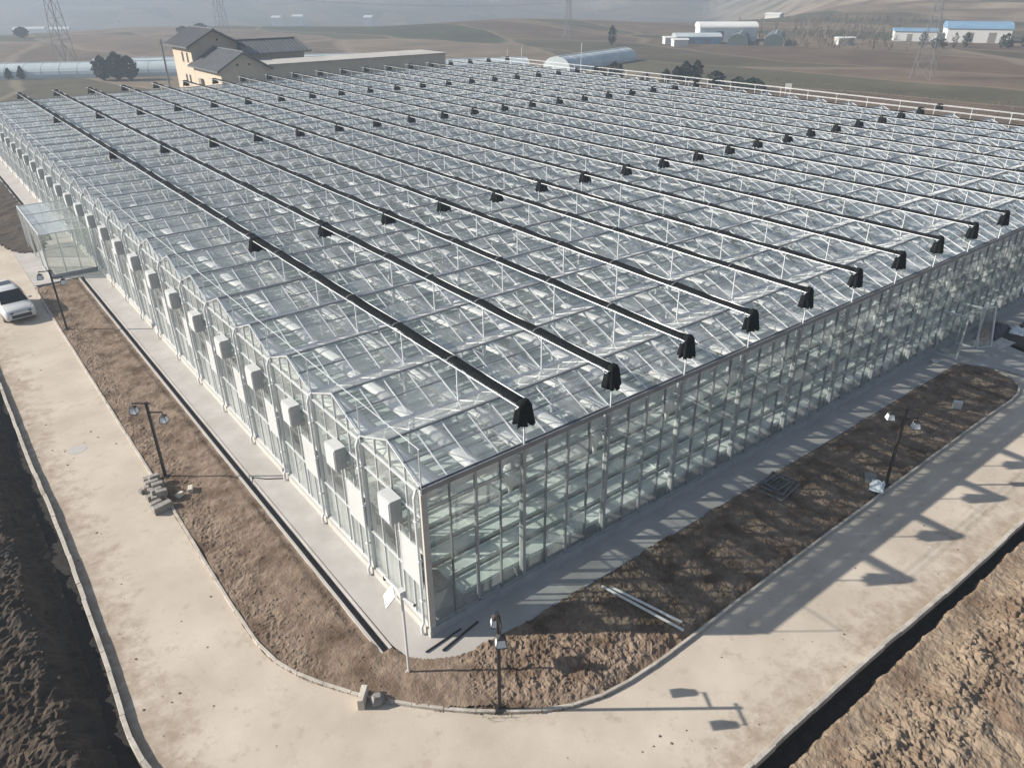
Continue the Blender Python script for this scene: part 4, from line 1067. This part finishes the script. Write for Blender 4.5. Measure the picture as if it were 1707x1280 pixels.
# pylons, poles
def pylon(x,y,h,wb,label,rz=.5,thin=.12,arms=3):
    e=empty('pylon',(x,y,tz(x,y)-.2),rz,label,'pylon')
    mb=MB(); lv=[0,.2,.37,.52,.64,.74,.83,.91,1.0]
    wd=lambda t: wb*(1-t)**1.1*.5+.35*wb*.12+.25
    cs=[(-1,-1),(1,-1),(1,1),(-1,1)]
    for a,b in zip(lv,lv[1:]):
        for i,(sx,sy) in enumerate(cs):
            tx,ty=cs[(i+1)%4]; wa,wb_=wd(a),wd(b)
            mb.bar((sx*wa,sy*wa,a*h),(sx*wb_,sy*wb_,b*h),thin*1.3,thin*1.3)
            mb.bar((sx*wa,sy*wa,a*h),(tx*wb_,ty*wb_,b*h),thin*.8,thin*.8); mb.bar((tx*wa,ty*wa,a*h),(sx*wb_,sy*wb_,b*h),thin*.8,thin*.8)
            mb.bar((sx*wb_,sy*wb_,b*h),(tx*wb_,ty*wb_,b*h),thin*.8,thin*.8)
    mb.build('lattice',M['steel'],e)
    for i in range(arms):
        z=h*(.72+.11*i); L_=wb*(1.05-.15*i); a_=MB()
        for s in (-1,1):
            a_.bar((s*wd(z/h),0,z),(s*L_,0,z+.3),thin,thin); a_.bar((s*wd(z/h),0,z+1.2),(s*L_,0,z+.3),thin*.8,thin*.8)
            a_.bar((s*L_,0,z+.3),(s*L_,0,z-1.2),thin*.7,thin*.7)
        a_.build('cross_arm',M['steel'],e)
pylon(33.5,240,32,3.2,'tall steel lattice pylon at the far left behind the polytunnel',.6,.1)
pylon(178,71,19.5,3.6,'grey lattice pylon standing in the right hand fields',.2,.06)
pylon(117,352,34,3.6,'pale lattice pylon rising behind the house roof',.7,.1)
pylon(205,222,19,2.2,'slender lattice mast on the skyline right of the middle mound',.4,.08)
def mast(x,y,h,r,label,mat='steel',arm=True):
    z=tz(x,y); e=empty('utility_pole',(x,y,z-.2),.6,label,'pole')
    mb=MB(); mb.tube((0,0,0),(0,0,h),r,8,0,r*.7); mb.build('pole',M[mat],e)
    if arm: mb=MB(); mb.bar((-.8,0,h-.5),(.8,0,h-.5),.1,.1); mb.build('crossarm',M[mat],e)
mast(39.5,165,9.5,.15,'grey utility pole left of the house, nearer of the pair')
mast(41.5,172,9.5,.15,'grey utility pole left of the house, farther of the pair')
mast(106,107.5,9.0,.09,'thin white mast behind the far right roof edge','alu_white',False)
mast(98,122,7.5,.07,'thin white mast at the far roof corner, left one','alu_white',False)
mast(99.5,119,8.0,.07,'thin white mast at the far roof corner, right one','alu_white',False)
mb=MB(); mb.box(-.6,-.05,1.0,.6,.05,2.1); mb.box(-.5,-.04,-.3,-.4,.04,1.0); mb.box(.4,-.04,-.3,.5,.04,1.0)
tag(mb.build('notice_board',M['white_wall'],None,(131,74.5,GZ),rad(-50)),'white notice board on two legs beyond the right roof edge','sign')
# overhead wires between the pylons
for i,(z0,o_) in enumerate(((30,0),(26.5,3),(23,-3))):
    mb=MB(); pts=[]
    for k in range(25):
        t=k/24; x=33.5+(205-33.5)*t+o_; y=240+(222-240)*t; pts.append((x,y,z0-(12)*t*.9-16*t*(1-t)))
    mb.path(pts,.035,4); tag(mb.build('overhead_wire',M['steel']),['highest overhead wire strung from the left pylon','middle overhead wire strung from the left pylon','lowest overhead wire strung from the left pylon'][i],'wire')

# ------------------------------------------------------------------ haze
hm,t,out=nt('haze_air')
pv=N(t,'ShaderNodeVolumePrincipled'); pv.inputs['Color'].default_value=(.42,.50,.60,1); pv.inputs['Density'].default_value=.0013; pv.inputs['Anisotropy'].default_value=.2
t.links.new(pv.outputs[0],out.inputs['Volume'])
zs=[v.co.z for v in D.objects['ground'].data.vertices]
mb=MB(); mb.box(-5200,-5200,min(zs)-1,5200,5200,max(max(zs),34)+2)
hz=mb.build('haze',hm); hz['kind']='stuff'; tag(hz,'pale blue haze filling the valley and softening the far hills','haze')
print('terrain',min(zs),max(zs))
